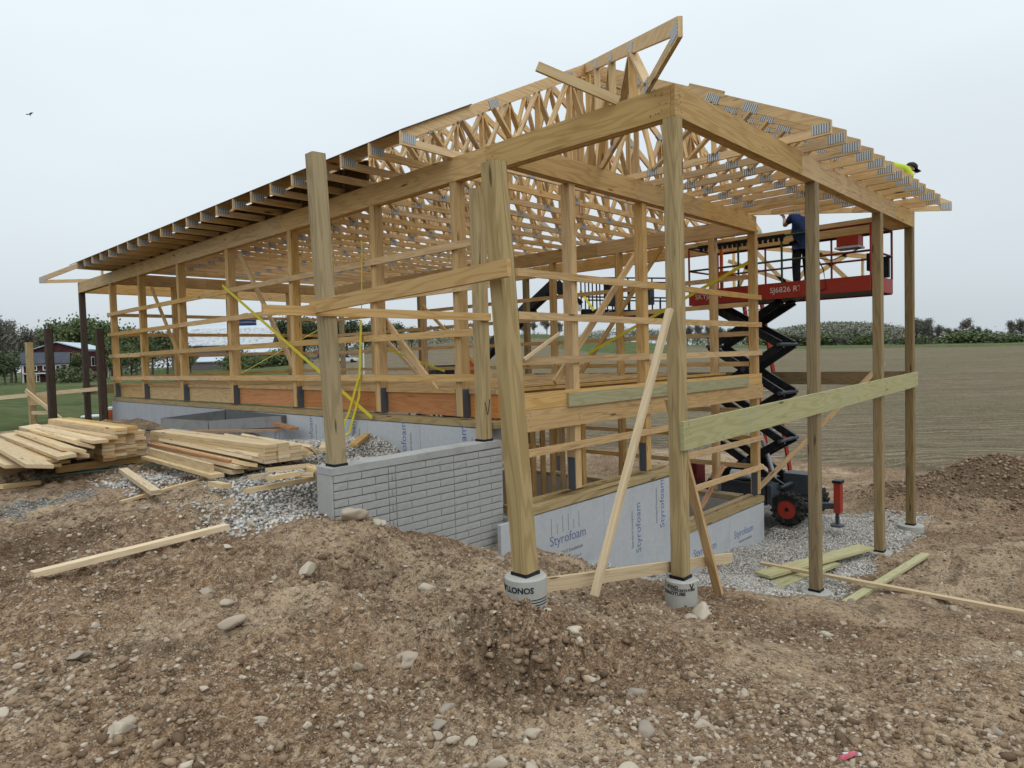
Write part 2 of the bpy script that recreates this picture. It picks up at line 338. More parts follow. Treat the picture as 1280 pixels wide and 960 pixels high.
def field_far(x, y):
    dx = x - CAM.x; dy = y - CAM.y; d = np.hypot(dx, dy); az = np.degrees(np.arctan2(dy, dx))     # 0 = +X, 90 = +Y
    #  az: view right edge ~6 deg, centre 43, left edge 80
    edge = np.interp(az, [-180, -60, 0, 8, 20, 30, 41, 52, 62, 72, 80, 100, 180], [-2.5, -3, -2.6, -2.4, -1.5, 0.5, 6.0, 5.2, 0.5, -4.0, -5.2, -5.5, -4])
    near = np.interp(az, [-180, -60, 0, 20, 40, 55, 70, 80, 180], [-4.2, -5, -6.4, -6.45, -6.2, -5.3, -4.3, -3.95, -4.0])
    t = np.clip((d - 22) / 230.0, 0, 1.6)
    return near + (edge - near) * np.where(t < 1, t * (0.55 + 0.45 * t), 1 + (t - 1) * 0.25)
def ground_base(x, y):
    w = 0; z = 0
    for cx, cy, cz in CP:
        k = 1.0 / ((x - cx) ** 2 + (y - cy) ** 2 + 0.05) ** 1.7; w = w + k; z = z + k * cz
    z = z / w
    d = np.hypot(x - 2, y - 4)
    z = z + (field_far(x, y) - z) * sst(13, 26, d)
    g = lambda cx, cy, a, sx, sy, q: a * np.exp(-(((x - cx) * math.cos(q) + (y - cy) * math.sin(q)) / sx) ** 2 - ((-(x - cx) * math.sin(q) + (y - cy) * math.cos(q)) / sy) ** 2)
    z = z + g(13.2, -.6, 1.0, 1.9, 1.5, .3) + g(16.0, -2.3, .55, 2.2, 1.6, 0) + g(11.3, 1.0, .42, 1.4, 1.0, .5) + g(14.8, -1.8, .6, 1.2, 1.0, 0)
    # trench and lumps left of the near pier
    z = z + g(-2.72, 1.28, -.33, .40, .22, -.5) + g(-2.1, 1.6, .03, .5, .25, -.35) + g(-2.75, -.3, .13, .32, .45, .35) + g(-3.15, -.62, -.19, .22, .5, .5) + g(-2.45, -1.0, -.10, .3, .3, 0)
    z = z + g(3.0, -.62, -.12, .5, .18, .1) + g(2.5, -.9, .10, .6, .2, 0)
    # basement floor inside the footprint
    ins = sst(.05, .12, x) * sst(6.72, 6.62, x) * sst(2.28, 2.36, y) * sst(16.4, 16.2, y)
    z = z * (1 - ins) + (-6.12) * ins
    return z
def dirt_zone(x, y):
    d = np.hypot(x - 2, y - 3); far = sst(12.5, 16.5, d + 1.2 * vnoise(x * .3, y * .3, 5))
    return 1 - far
def gravel_zone(x, y):
    n = .35 * fbm(x, y, 1.1, 3, 40)
    right = sst(0, .35, np.minimum.reduce([x - 1.3 + .9 * (y < 0) * 0 + n, 10.2 - x + n, y + .18 + .06 * x * (x < 6) * 0 + n * 1.3, 2.3 - y + 4 * (x > 7) + n]))
    right = right * sst(.4, 2.2, x + .9 * y)
    left = sst(0, .3, np.minimum.reduce([x + 2.95 - .12 * (y - 2.2) + n, .1 - x, y - 2.28 - (x < -2.35) * .25 + n * (x < -2.3), 9.2 - y + n]))
    patch = .75 * np.exp(-((x + 2.75) / .5) ** 2 - ((y - 2.75) / .5) ** 2)
    strip = .6 * np.exp(-(((y - 5.2) - .35 * (x + 3)) / .55) ** 2) * (x < -2.4) * (x > -6)
    return np.clip(np.maximum.reduce([right, left, patch, strip]), 0, 1)
def ground_z(x, y, detail=True):
    x = np.asarray(x, float); y = np.asarray(y, float); z = ground_base(x, y)
    if detail:
        dz = dirt_zone(x, y); gz = gravel_zone(x, y)
        ins = (x > .0) & (x < 6.7) & (y > 2.25) & (y < 16.4)
        a = dz * (1 - .75 * gz) * np.where(ins, .2, 1)
        rough = .55 + .9 * sst(-.2, .25, fbm(x, y, .5, 2, 77))
        lump = np.exp(-((x + 2.75) / .7) ** 2 - ((y + .45) / .75) ** 2) + .9 * np.exp(-((x + 2.6) / .6) ** 2 - ((y - 1.3) / .35) ** 2)
        b1 = fbm(x, y, 7.0, 3, 21)
        z = z + a * (.11 * fbm(x, y, .8, 3, 3) + rough * .062 * fbm(x, y, 2.6, 4, 9) + (rough * .030 + .06 * lump) * (np.abs(b1) * 2 - .4) + .022 * rough * fbm(x, y, 13.0, 3, 33, .6) + .03 * lump * (np.abs(fbm(x, y, 4.0, 2, 71)) * 2 - .4))
        near = lump > .02
        if np.any(near):                                   # soil broken into blocks with open cracks
            xx, yy, ll = x[near], y[near], lump[near]; wx = xx + .05 * fbm(xx, yy, 6, 2, 5); wy = yy + .05 * fbm(xx, yy, 6, 2, 6)
            g1, r1 = worley(wx, wy, 6.5, 11); g2, r2 = worley(wx, wy, 16, 31)
            z[near] = z[near] + np.clip(ll, 0, 1) * ((r1 - .5) * .085 * sst(.0, .25, g1) - .05 * sst(.14, .0, g1) + (r2 - .5) * .04 * sst(0, .3, g2) - .02 * sst(.16, 0, g2))
        d = np.hypot(x - 2, y - 3)
        z = z + (1 - dz) * (.25 * fbm(x, y, .06, 3, 50) * sst(15, 60, d) + .03 * np.sin((x * .93 + y * .36) * 6.5) * sst(60, 15, d) + .04 * fbm(x, y, 1.2, 2, 51))
    return z
def gz1(x, y): return float(ground_z(np.array([x]), np.array([y]))[0])

def axis_lines(lo, hi, st, far_lo, far_hi, g=1.07):
    c = list(np.arange(lo, hi + 1e-6, st)); a = [lo]; s_ = st
    while a[-1] > far_lo: s_ = min(s_ * g, 60); a.append(a[-1] - s_)
    b = [hi]; s_ = st
    while b[-1] < far_hi: s_ = min(s_ * g, 60); b.append(b[-1] + s_)
    return np.array(sorted(a[1:]) + c + b[1:])
def lines(f0, f1, fs, m0, m1, ms):
    core = list(np.arange(f0, f1, fs)); lo = list(np.arange(m0, f0 - ms * .5, ms)); hi = list(np.arange(f1, m1, ms)); o = axis_lines(m0, m1, ms, -900, 1500)
    return np.array(sorted([v for v in o if v < m0 - 1e-6 or v > m1 + 1e-6] + lo + core + hi))
xs = lines(-5.2, -.6, .022, -6.5, 9.0, .045); ys = lines(-2.6, 2.6, .022, -4.0, 6.0, .045)
X, Y = np.meshgrid(xs, ys, indexing='ij'); Z = ground_z(X, Y)
nx, ny = X.shape
me = bpy.data.meshes.new('ground'); me.vertices.add(nx * ny)
me.vertices.foreach_set('co', np.stack([X, Y, Z], -1).astype(np.float32).ravel())
i = np.arange(nx * ny).reshape(nx, ny); q = np.stack([i[:-1, :-1], i[1:, :-1], i[1:, 1:], i[:-1, 1:]], -1).reshape(-1, 4)
me.loops.add(q.size); me.polygons.add(len(q))
me.loops.foreach_set('vertex_index', q.ravel().astype(np.int32)); me.polygons.foreach_set('loop_start', np.arange(0, q.size, 4, dtype=np.int32))
me.update(calc_edges=True); me.polygons.foreach_set('use_smooth', np.ones(len(q), bool))
az = np.degrees(np.arctan2(Y - CAM.y, X - CAM.x)); D = np.hypot(X - CAM.x, Y - CAM.y)
grass = np.maximum(sst(58, 63, az) * sst(112, 105, az), sst(44, 36, az) * sst(26, 33, az) * sst(130, 165, D) * .9)
grass = np.maximum(grass, sst(200, 235, D) * .85); grass = np.maximum(grass, sst(100, 140, az)); grass = np.maximum(grass, sst(-60, -100, az))
moist = np.clip(sst(-6.0, -5.4, Z) * sst(9.0, 11.0, X) * sst(4, 2, Y) + .75 * np.exp(-((X + 4.6) / 1.1) ** 2 - ((Y - 3.4) / .9) ** 2) + .7 * np.exp(-((X + 2.8) / .6) ** 2 - ((Y - 1.3) / .35) ** 2) + .6 * np.exp(-((X + 2.9) / .5) ** 2 - ((Y + .6) / .6) ** 2) + .5 * np.exp(-((X - .6) / 1.2) ** 2 - ((Y + 1.0) / .5) ** 2) + .5 * np.exp(-((X + 4.4) / .5) ** 2 - ((Y - .9) / .4) ** 2), 0, 1)
zone = np.stack([gravel_zone(X, Y), dirt_zone(X, Y), np.clip(grass, 0, 1), moist], -1).astype(np.float32)
at = me.color_attributes.new('zone', 'FLOAT_COLOR', 'POINT'); at.data.foreach_set('color', zone.ravel())
gm, nt, b = new_mat('site ground', 0.95); b.inputs['Specular IOR Level'].default_value = 0.1
co = nd(nt, 'TexCoord').outputs['Object']; za = nd(nt, 'Attribute', attribute_name='zone'); sp = nd(nt, 'SeparateColor'); nt.links.new(za.outputs['Color'], sp.inputs[0])
n1 = noise(nt, co, 0.55, 4, .6); n2 = noise(nt, co, 3.2, 5, .65); n3 = noise(nt, co, 22, 4, .65); n4 = noise(nt, co, 90, 2, .6)
dc = mixc(nt, ramp(nt, n1, .40, .60), (0.285, 0.172, 0.095), (0.56, 0.41, 0.265))
dc = mixc(nt, ramp(nt, n2, .42, .66, 0, .8), dc, (0.135, 0.080, 0.044))
dc = mixc(nt, ramp(nt, n3, .50, .66, 0, .75), dc, (0.57, 0.43, 0.29))
dc = mixc(nt, ramp(nt, n3, .48, .35, 0, .8), dc, (0.10, 0.060, 0.035))  # low spots of the bump painted dark as crevice shade
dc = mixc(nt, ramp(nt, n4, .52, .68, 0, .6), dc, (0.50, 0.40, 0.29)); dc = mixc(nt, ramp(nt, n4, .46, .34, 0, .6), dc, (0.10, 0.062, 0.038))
vo = nd(nt, 'TexVoronoi', feature='F1'); vo.inputs['Scale'].default_value = 46; nt.links.new(co, vo.inputs['Vector'])
vs2 = nd(nt, 'SeparateColor'); nt.links.new(vo.outputs['Color'], vs2.inputs[0])
dc = mixc(nt, mathn(nt, 'MULTIPLY', ramp(nt, mathn(nt, 'ADD', za.outputs['Alpha'], mathn(nt, 'MULTIPLY', mathn(nt, 'SUBTRACT', n2, .5), .8)), .25, .75), .8), dc, mixc(nt, ramp(nt, n3, .3, .7), (0.075, 0.044, 0.026), (0.17, 0.105, 0.062)))
peb = mathn(nt, 'MULTIPLY', ramp(nt, vo.outputs['Distance'], .42, .25), mathn(nt, 'GREATER_THAN', vs2.outputs[0], .72))
dc = mixc(nt, mathn(nt, 'MULTIPLY', peb, .8), dc, mixc(nt, vs2.outputs[1], (0.34, 0.28, 0.21), (0.52, 0.47, 0.39)))
vg = nd(nt, 'TexVoronoi', feature='F1'); vg.inputs['Scale'].default_value = 42; nt.links.new(co, vg.inputs['Vector'])
vgs = nd(nt, 'SeparateColor'); nt.links.new(vg.outputs['Color'], vgs.inputs[0])
gc = mixc(nt, vgs.outputs[0], (0.34, 0.32, 0.29), (0.68, 0.65, 0.60)); gc = mixc(nt, ramp(nt, vg.outputs['Distance'], .3, .6, 0, .8), gc, (0.10, 0.085, 0.07))
rot_ = nd(nt, 'VectorRotate', rotation_type='Z_AXIS'); rot_.inputs['Angle'].default_value = R(46.6); nt.links.new(co, rot_.inputs['Vector']); rv = rot_.outputs[0]   # rows run across the slope
fs = noise(nt, scaled(nt, rv, (.05, .9, .3)), 1.0, 5, .7); fw = noise(nt, scaled(nt, rv, (.5, 5.0, 1)), 1.0, 4, .7); fb = noise(nt, co, .035, 3)
fc = mixc(nt, ramp(nt, fs, .35, .68), (0.125, 0.09, 0.056), (0.25, 0.19, 0.122)); fc = mixc(nt, ramp(nt, fw, .5, .66, 0, .75), fc, (0.36, 0.305, 0.22))
fc = mixc(nt, ramp(nt, fw, .46, .34, 0, .7), fc, (0.085, 0.062, 0.04)); fc = mixc(nt, ramp(nt, fb, .42, .62, 0, .4), fc, (0.14, 0.135, 0.065)); fc = mixc(nt, ramp(nt, n2, .5, .68, 0, .6), fc, (0.085, 0.062, 0.04)); fc = mixc(nt, ramp(nt, noise(nt, co, 9, 3, .7), .52, .62, 0, .7), fc, (0.34, 0.285, 0.205))
sy_ = nd(nt, 'SeparateXYZ'); nt.links.new(rv, sy_.inputs[0])
row = mathn(nt, 'SINE', mathn(nt, 'ADD', mathn(nt, 'MULTIPLY', sy_.outputs[1], 8.27), mathn(nt, 'MULTIPLY', noise(nt, scaled(nt, rv, (.3, .3, .3)), 1.0, 2), 9.0)))
fc = mixc(nt, ramp(nt, row, .1, .9, 0, .4), fc, (0.105, 0.092, 0.048))
grc = mixc(nt, ramp(nt, noise(nt, co, .8, 4), .35, .65), (0.060, 0.085, 0.028), (0.115, 0.135, 0.05)); sy_ = nd(nt, 'SeparateXYZ'); nt.links.new(rv, sy_.inputs[0])
row = mathn(nt, 'SINE', mathn(nt, 'ADD', mathn(nt, 'MULTIPLY', sy_.outputs[1], 8.27), mathn(nt, 'MULTIPLY', noise(nt, scaled(nt, rv, (.3, .3, .3)), 1.0, 2), 9.0)))
fc = mixc(nt, ramp(nt, row, .1, .9, 0, .4), fc, (0.105, 0.092, 0.048))
grc = mixc(nt, ramp(nt, noise(nt, co, .06, 2), .5, .7, 0, .5), grc, (0.16, 0.16, 0.07))
c = mixc(nt, ramp(nt, mathn(nt, 'ADD', sp.outputs[2], mathn(nt, 'MULTIPLY', mathn(nt, 'SUBTRACT', fs, .5), .5)), .4, .6), fc, grc)
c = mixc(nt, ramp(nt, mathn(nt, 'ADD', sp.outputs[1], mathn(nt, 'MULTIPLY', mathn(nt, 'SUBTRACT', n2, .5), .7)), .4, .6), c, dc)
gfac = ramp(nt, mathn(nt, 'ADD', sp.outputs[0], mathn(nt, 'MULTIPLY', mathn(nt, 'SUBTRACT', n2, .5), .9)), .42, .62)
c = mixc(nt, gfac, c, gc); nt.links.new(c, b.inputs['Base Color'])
hh = mathn(nt, 'ADD', mathn(nt, 'MULTIPLY', n3, 1.0), mathn(nt, 'MULTIPLY', n4, .35)); hh = mathn(nt, 'ADD', hh, mathn(nt, 'MULTIPLY', peb, .4))
hh = mathn(nt, 'ADD', hh, mathn(nt, 'MULTIPLY', mathn(nt, 'SUBTRACT', 1.0, vg.outputs['Distance']), mathn(nt, 'MULTIPLY', gfac, 1.2)))
bump(nt, b, hh, 1.0, .035)
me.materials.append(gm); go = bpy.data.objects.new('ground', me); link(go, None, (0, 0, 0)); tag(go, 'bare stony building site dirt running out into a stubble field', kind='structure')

# ------------------------------------------------------------------ stones
def ico(sub):
    bm = bmesh.new(); bmesh.ops.create_icosphere(bm, subdivisions=sub, radius=1.0)
    v = np.array([x.co[:] for x in bm.verts]); f = np.array([[w.index for w in x.verts] for x in bm.faces]); bm.free(); return v, f
IV1, IF1 = ico(1); IV2, IF2 = ico(2); IV3, IF3 = ico(3)
OV = np.array([(1, 0, 0), (-1, 0, 0), (0, 1, 0), (0, -1, 0), (0, 0, 1), (0, 0, -1)], float) * 1.15; OF = np.array([(0, 2, 4), (2, 1, 4), (1, 3, 4), (3, 0, 4), (2, 0, 5), (1, 2, 5), (3, 1, 5), (0, 3, 5)])
def scatter(name, mat, x, y, size, sink, label, flat=.65, base=(IV1, IF1), lift=None, jit=.28):
    n = len(x); bv, bf = base; z = ground_z(x, y)
    V = np.repeat(bv[None], n, 0) * (1 + jit * (RNG.random((n, len(bv), 1)) - .5) * 2)
    sc = size[:, None] * np.stack([1 + .35 * RNG.random(n), .75 + .3 * RNG.random(n), flat * (.75 + .5 * RNG.random(n))], -1); V = V * sc[:, None]
    a = RNG.random(n) * 6.283; tl = (RNG.random(n) - .5) * .9
    ct, st_ = np.cos(tl)[:, None], np.sin(tl)[:, None]; Vx = V[..., 0] * ct + V[..., 2] * st_; Vz = -V[..., 0] * st_ + V[..., 2] * ct
    ca, sa = np.cos(a)[:, None], np.sin(a)[:, None]; V = np.stack([Vx * ca - V[..., 1] * sa, Vx * sa + V[..., 1] * ca, Vz], -1)
    zz = z + size * flat * sink
    if lift is not None: zz = zz + lift
    V = V + np.stack([x, y, zz], -1)[:, None]
    F = (bf[None] + (np.arange(n) * len(bv))[:, None, None]).reshape(-1, 3)
    me = bpy.data.meshes.new(name); me.vertices.add(n * len(bv)); me.vertices.foreach_set('co', V.astype(np.float32).ravel())
    me.loops.add(F.size); me.polygons.add(len(F)); me.loops.foreach_set('vertex_index', F.ravel().astype(np.int32)); me.polygons.foreach_set('loop_start', np.arange(0, F.size, 3, dtype=np.int32))
    me.update(calc_edges=True)
    col = np.repeat(RNG.random((n, 1, 1)), len(bv), 1); col = np.concatenate([np.repeat(col, 3, 2) * 1.0, np.ones((n, len(bv), 1))], -1)
    col[..., 1] = np.repeat(RNG.random((n, 1)), len(bv), 1)
    at = me.color_attributes.new('tint', 'FLOAT_COLOR', 'POINT'); at.data.foreach_set('color', col.astype(np.float32).ravel())
    me.materials.append(mat); o = bpy.data.objects.new(name, me); link(o, None, (0, 0, 0)); tag(o, label, kind='stuff'); return o
def stone_mat(name, a, b_, c_, rough=.9, attr=True):
    mt, nt, b = new_mat(name, rough); co = nd(nt, 'TexCoord').outputs['Object']
    if attr:
        s_ = nd(nt, 'SeparateColor'); nt.links.new(nd(nt, 'Attribute', attribute_name='tint').outputs['Color'], s_.inputs[0]); r1, r2 = s_.outputs[0], s_.outputs[1]
    else:
        r1 = nd(nt, 'ObjectInfo').outputs['Random']; r2 = mathn(nt, 'FRACT', mathn(nt, 'MULTIPLY', r1, 13.7))
    c = mixc(nt, r1, a, b_); c = mixc(nt, ramp(nt, r2, .72, .8), c, c_)
    n = noise(nt, co, 40, 4); c = mixc(nt, ramp(nt, n, .45, .7, 0, .4), c, tuple(x * .6 for x in a))
    nt.links.new(c, b.inputs['Base Color']); bump(nt, b, n, .3, .006); return mt
M['gravel'] = stone_mat('crushed gravel', (0.36, 0.335, 0.30), (0.78, 0.75, 0.70), (0.46, 0.385, 0.30))
M['pebble'] = stone_mat('dirt pebbles', (0.33, 0.24, 0.16), (0.60, 0.50, 0.385), (0.22, 0.14, 0.088))
M['clod'] = stone_mat('dirt clods', (0.22, 0.142, 0.085), (0.42, 0.30, 0.195), (0.155, 0.098, 0.058))
M['rock'] = stone_mat('fieldstone', (0.43, 0.34, 0.25), (0.63, 0.54, 0.42), (0.37, 0.305, 0.24), attr=False)
def samp(n, x0, x1, y0, y1, keep):
    x = x0 + (x1 - x0) * RNG.random(n); y = y0 + (y1 - y0) * RNG.random(n); k = keep(x, y) > RNG.random(n); return x[k], y[k]
def nearw(x, y, r=3.0): d2 = (x - CAM.x) ** 2 + (y - CAM.y) ** 2; return np.clip(r * r / (d2 + .1), 0, 1)
def open_dirt(x, y): return dirt_zone(x, y) * (1 - .8 * gravel_zone(x, y)) * ~((x > -.05) & (x < 6.8) & (y > 2.2) & (y < 16.5))
x, y = samp(52000, 1.2, 10.3, -.9, 2.2, lambda x, y: np.clip(gravel_zone(x, y) * 1.2, 0, 1) * np.clip(1.25 - x * .055, .45, 1)); s = .010 + .013 * RNG.random(len(x))
scatter('gravel', M['gravel'], x, y, s, .2, 'pale crushed stone spread around the porch posts', .75, (OV, OF), jit=.4)
x, y = samp(26000, -3.4, -.02, 2.3, 8, lambda x, y: np.clip(gravel_zone(x, y) * 1.2, 0, 1) * np.clip(1.3 - (y - 2) * .13, .3, 1)); s = .011 + .013 * RNG.random(len(x))
scatter('gravel', M['gravel'], x, y, s, .2, 'pale crushed stone banked behind the grey brick wall', .75, (OV, OF), jit=.4)
x, y = samp(330000, -6.5, 9, -5, 8, lambda x, y: open_dirt(x, y) * nearw(x, y, 2.6) * (.34 + 1.5 * sst(-.08, .26, fbm(x, y, 1.1, 3, 91)))); s = .0035 + .017 * RNG.random(len(x)) ** 3.0
big = s > .0065
scatter('pebbles', M['pebble'], x[~big], y[~big], s[~big], .15, 'small pale pebbles strewn over the bare dirt', base=(OV, OF), jit=.35)
scatter('pebbles', M['pebble'], x[big], y[big], s[big], .1, 'larger pale pebbles strewn over the bare dirt', jit=.34)
x, y = samp(230000, -6.5, 9, -5, 8, lambda x, y: open_dirt(x, y) * nearw(x, y, 2.4) * (.15 + 1.6 * sst(-.05, .3, fbm(x, y, .8, 3, 61)) + 1.2 * np.exp(-((x + 2.8) / .7) ** 2 - ((y + .5) / .8) ** 2))); s = .005 + .024 * RNG.random(len(x)) ** 3.6
big = s > .0075
scatter('dirt_clods', M['clod'], x[~big], y[~big], s[~big], .1, 'fine crumbs of brown dirt over the churned ground', .75, (OV, OF), jit=.4)
scatter('dirt_clods', M['clod'], x[big], y[big], s[big], .0, 'crumbled brown dirt clods over the churned ground', .75, jit=.45)
x, y = samp(22000, 8.5, 18, -5, 3, lambda x, y: sst(.25, .7, ground_z(x, y) + 6.25) * .8); s = .012 + .035 * RNG.random(len(x)) ** 2.5
scatter('dirt_clods', M['clod'], x, y, s, .1, 'dark crumbled soil covering the spoil mound', .8)
x, y = samp(1500, -3.5, -1.9, -1.3, .5, lambda x, y: np.exp(-((x + 2.85) / .45) ** 2 - ((y + .5) / .6) ** 2) * .8); s = .008 + .026 * RNG.random(len(x)) ** 2.6
scatter('dirt_clods', M['clod'], x, y, s, -.45, 'big broken lumps of brown soil in the crumbled bank before the tallest pier', .8, jit=.5)
x, y = samp(900, -3.6, -1.6, .8, 1.9, lambda x, y: np.exp(-((x + 2.75) / .5) ** 2 - ((y - 1.3) / .3) ** 2) * .7); s = .012 + .026 * RNG.random(len(x)) ** 2
scatter('dirt_clods', M['clod'], x, y, s, -.4, 'dark broken lumps of soil in the dug hollow', .8, jit=.5)
# individual fieldstones
rock_me = []
for k in range(8):
    v = IV3.copy(); dsp = np.array([fbm(np.array([p[0] * 1.1 + k * 9]), np.array([p[1] * 1.1 + p[2] * .8]), .8, 2, k)[0] for p in v])
    v = v * (1 + 1.0 * dsp)[:, None]
    for c_ in range(5):                                    # a few worn flat faces
        n_ = RNG.normal(size=3); n_ /= np.linalg.norm(n_); h_ = v @ n_; v = v - np.outer(np.maximum(h_ - .62 - .2 * RNG.random(), 0) * .85, n_)
    v = v * np.array([1.25, .9, .66]); me = bpy.data.meshes.new('rock'); me.from_pydata(v.tolist(), [], IF3.tolist())
    me.polygons.foreach_set('use_smooth', [True] * len(me.polygons)); me.materials.append(M['rock']); rock_me.append(me)
def rock(x, y, s, label, group=None, sink=.2):
    o = bpy.data.objects.new('rock', random.choice(rock_me)); link(o, None, (x, y, gz1(x, y) + s * .68 * sink)); o.scale = (s, s * random.uniform(.8, 1.1), s * random.uniform(.8, 1.15))
    o.rotation_euler = (random.uniform(-.3, .3), random.uniform(-.3, .3), random.uniform(0, 6.28)); return tag(o, label, 'rock', group)
rock(-2.28, 2.02, .115, 'large pale upright boulder against the foot of the grey brick wall', sink=.6)
rock(-2.05, 1.95, .07, 'flat pale stone beside the boulder at the brick wall')
rock(-2.98, 1.6, .068, 'white rounded stone at the rim of the dug hollow', sink=.5)
rock(-3.25, -.02, .075, 'tan angular stone above the crumbled dirt bank')
rock(-4.75, .11, .072, 'smooth tan egg shaped stone with a smaller one behind it', sink=.4)
rock(-4.68, .24, .045, 'small tan stone just behind the smooth egg shaped stone')
rock(-3.9, .84, .07, 'pale loaf shaped stone alone on dry dirt', sink=.4)
rock(-4.62, 1.16, .05, 'round grey cobble set in dark moist dirt', sink=.6)
rock(-.12, -.26, .10, 'brown stone leaning on the concrete pier of the corner post', sink=.5)
rock(-.28, -.22, .06, 'pale flat stone left of the corner post pier')
rock(1.75, 1.15, .12, 'grey boulder in the gravel behind the corner post')
rock(-2.6, -1.15, .05, 'pale round cobble below the crumbled dirt bank', sink=.5)
rock(-2.35, .9, .055, 'pale block shaped stone at the foot of the styrofoam board')
rx, ry = samp(9000, -6.2, 8, -4.2, 6, lambda x, y: open_dirt(x, y) * nearw(x, y, 2.3) * (.3 + 1.2 * sst(-.1, .25, fbm(x, y, .7, 2, 17))))
fw_ = (rx - CAM.x) * CR[2][0] + (ry - CAM.y) * CR[2][1]; sd_ = (rx - CAM.x) * CR[0][0] + (ry - CAM.y) * CR[0][1]
ok = (fw_ > 2.2) & (np.abs(sd_) < fw_ * .8); rx, ry, fw_ = rx[ok], ry[ok], fw_[ok]
ORD = ['nearest', 'second nearest', 'third nearest', 'fourth nearest', 'fifth nearest', 'sixth nearest', 'seventh nearest', 'eighth nearest', 'ninth nearest', 'tenth nearest', 'eleventh nearest', 'twelfth nearest', 'thirteenth nearest', 'fourteenth nearest', 'fifteenth nearest', 'sixteenth nearest', 'seventeenth nearest', 'eighteenth nearest', 'nineteenth nearest', 'twentieth nearest'] + ['twenty ' + q_ + ' nearest' for q_ in 'first second third fourth fifth sixth seventh eighth ninth'.split()] + ['thirtieth nearest'] + ['thirty ' + q_ + ' nearest' for q_ in 'first second third fourth fifth sixth seventh eighth ninth'.split()]
MARKS = [('the tallest concrete pier', -2.1, .08), ('the corner post pier', .07, .07), ('the long pale stud', -3.9, 2.42), ('the end of the brick wall', -2.25, 2.3), ('the pink wrapper', -2.78, -2.3), ('the smooth egg shaped stone', -4.75, .11), ('the crumbled bank', -2.85, -.5), ('the loaf shaped stone', -3.9, .84), ('the long narrow stud', 4.0, -1.6), ('the dug hollow', -2.75, 1.3)]
bins = {}
for k in range(min(280, len(rx))):
    px_, py_ = float(rx[k]), float(ry[k]); mk = min(MARKS, key=lambda q_: math.hypot(px_ - q_[1], py_ - q_[2])); dx, dy = px_ - mk[1], py_ - mk[2]
    sd2 = dx * CR[0][0] + dy * CR[0][1]; fd = dx * CR[2][0] + dy * CR[2][1]
    wd = ('right of' if sd2 > 0 else 'left of') if abs(sd2) > abs(fd) else ('behind' if fd > 0 else 'in front of'); bins.setdefault((mk[0], wd), []).append((math.hypot(dx, dy), k))
for (mk, wd), lst in bins.items():
    for n_, (_, k) in enumerate(sorted(lst)):
        s = (.013 + .026 * random.random() ** 2.6) * (1 + .10 * max(0, fw_[k] - 3))
        lab = f'{ORD[n_]} loose fieldstone {wd} {mk}' if n_ < len(ORD) else f'small loose fieldstone well {wd} {mk}'
        rock(float(rx[k]), float(ry[k]), s, lab, 'fieldstones scattered over the dirt', random.uniform(.05, .5))

# ================================================================== the barn frame
ZE = -.286; XE = 8.633; YE = 19.05; XL, XR, Y0, Y1 = -.78, 9.05, -.5, YE + .6
def zroof(x, y): return .16 + .5 * min(x - XL, XR - x, y - Y0, Y1 - y)
barn = thing('pole_barn', (0.07, 0.07, -4.6), 'unfinished timber pole barn frame with open roof trusses and no walls', 'building')
BEV = .006
def ply_run(axis, fixed, a, b, joints, flip=1):
    """a three ply header of 2x12 boards along an axis, outer face at 'fixed'"""
    for k in range(3):
        c = fixed + flip * (.0215 + k * .0445); js = [a] + [j + (.0 if k == 0 else random.uniform(-.9, .9)) for j in joints] + [b]
        for p, q_ in zip(js[:-1], js[1:]):
            p += .001; q_ -= .001
            if axis == 'Y': board('header_board', (c, p, ZE / 2), (c, q_, ZE / 2), .042, .286, M['header'], barn)
            else: board('header_board', (p, c, ZE / 2), (q_, c, ZE / 2), .042, .286, M['header'], barn)
ply_run('X', 0, 0, XE, [3.12, 5.42, 7.4])
ply_run('Y', 0, .046, YE, [2.47, 7.34, 12.1, 16.0])
ply_run('X', 2.11, .14, 6.62, [2.61, 4.6])
ply_run('Y', 6.72, 2.25, 16.5, [5.1, 9.5, 14.2], -1)
ply_run('Y', XE, .14, YE, [4.8, 9.6, 14.3], -1)
ply_run('X', YE, .14, XE - .14, [4.3], -1)
ply_run('X', 16.4, .14, 6.58, [3.2], -1)
# porch posts that carry the header
PIER_POST = [(.07, .07, -4.61), (3.632, .07, -5.706), (6.563, .07, -5.847), (8.56, .07, -5.8)]
for px, py, pz in PIER_POST:
    p = MB().board((px, py, pz + .03), (px, py, ZE - .002), .14, .14, (0, 1, 0), 0, .012).build('post', M['treated_grey'] if px > 1 else M['treated'], barn)
    box('post_base', (px - .078, py - .078, pz), (px + .078, py + .078, pz + .03), M['black'], p)
for px, py, pz in [(8.56, 9.6, -6.1), (8.56, 14.3, -5.2), (8.56, 18.97, -4.4), (4.3, 18.97, -4.3), (.07, 18.97, -4.0)]:
    board('post', (px, py, pz), (px, py, ZE - .002), .14, .14, M['treated_grey'] if px > 5 else M['dark_post'], barn, (0, 1, 0))
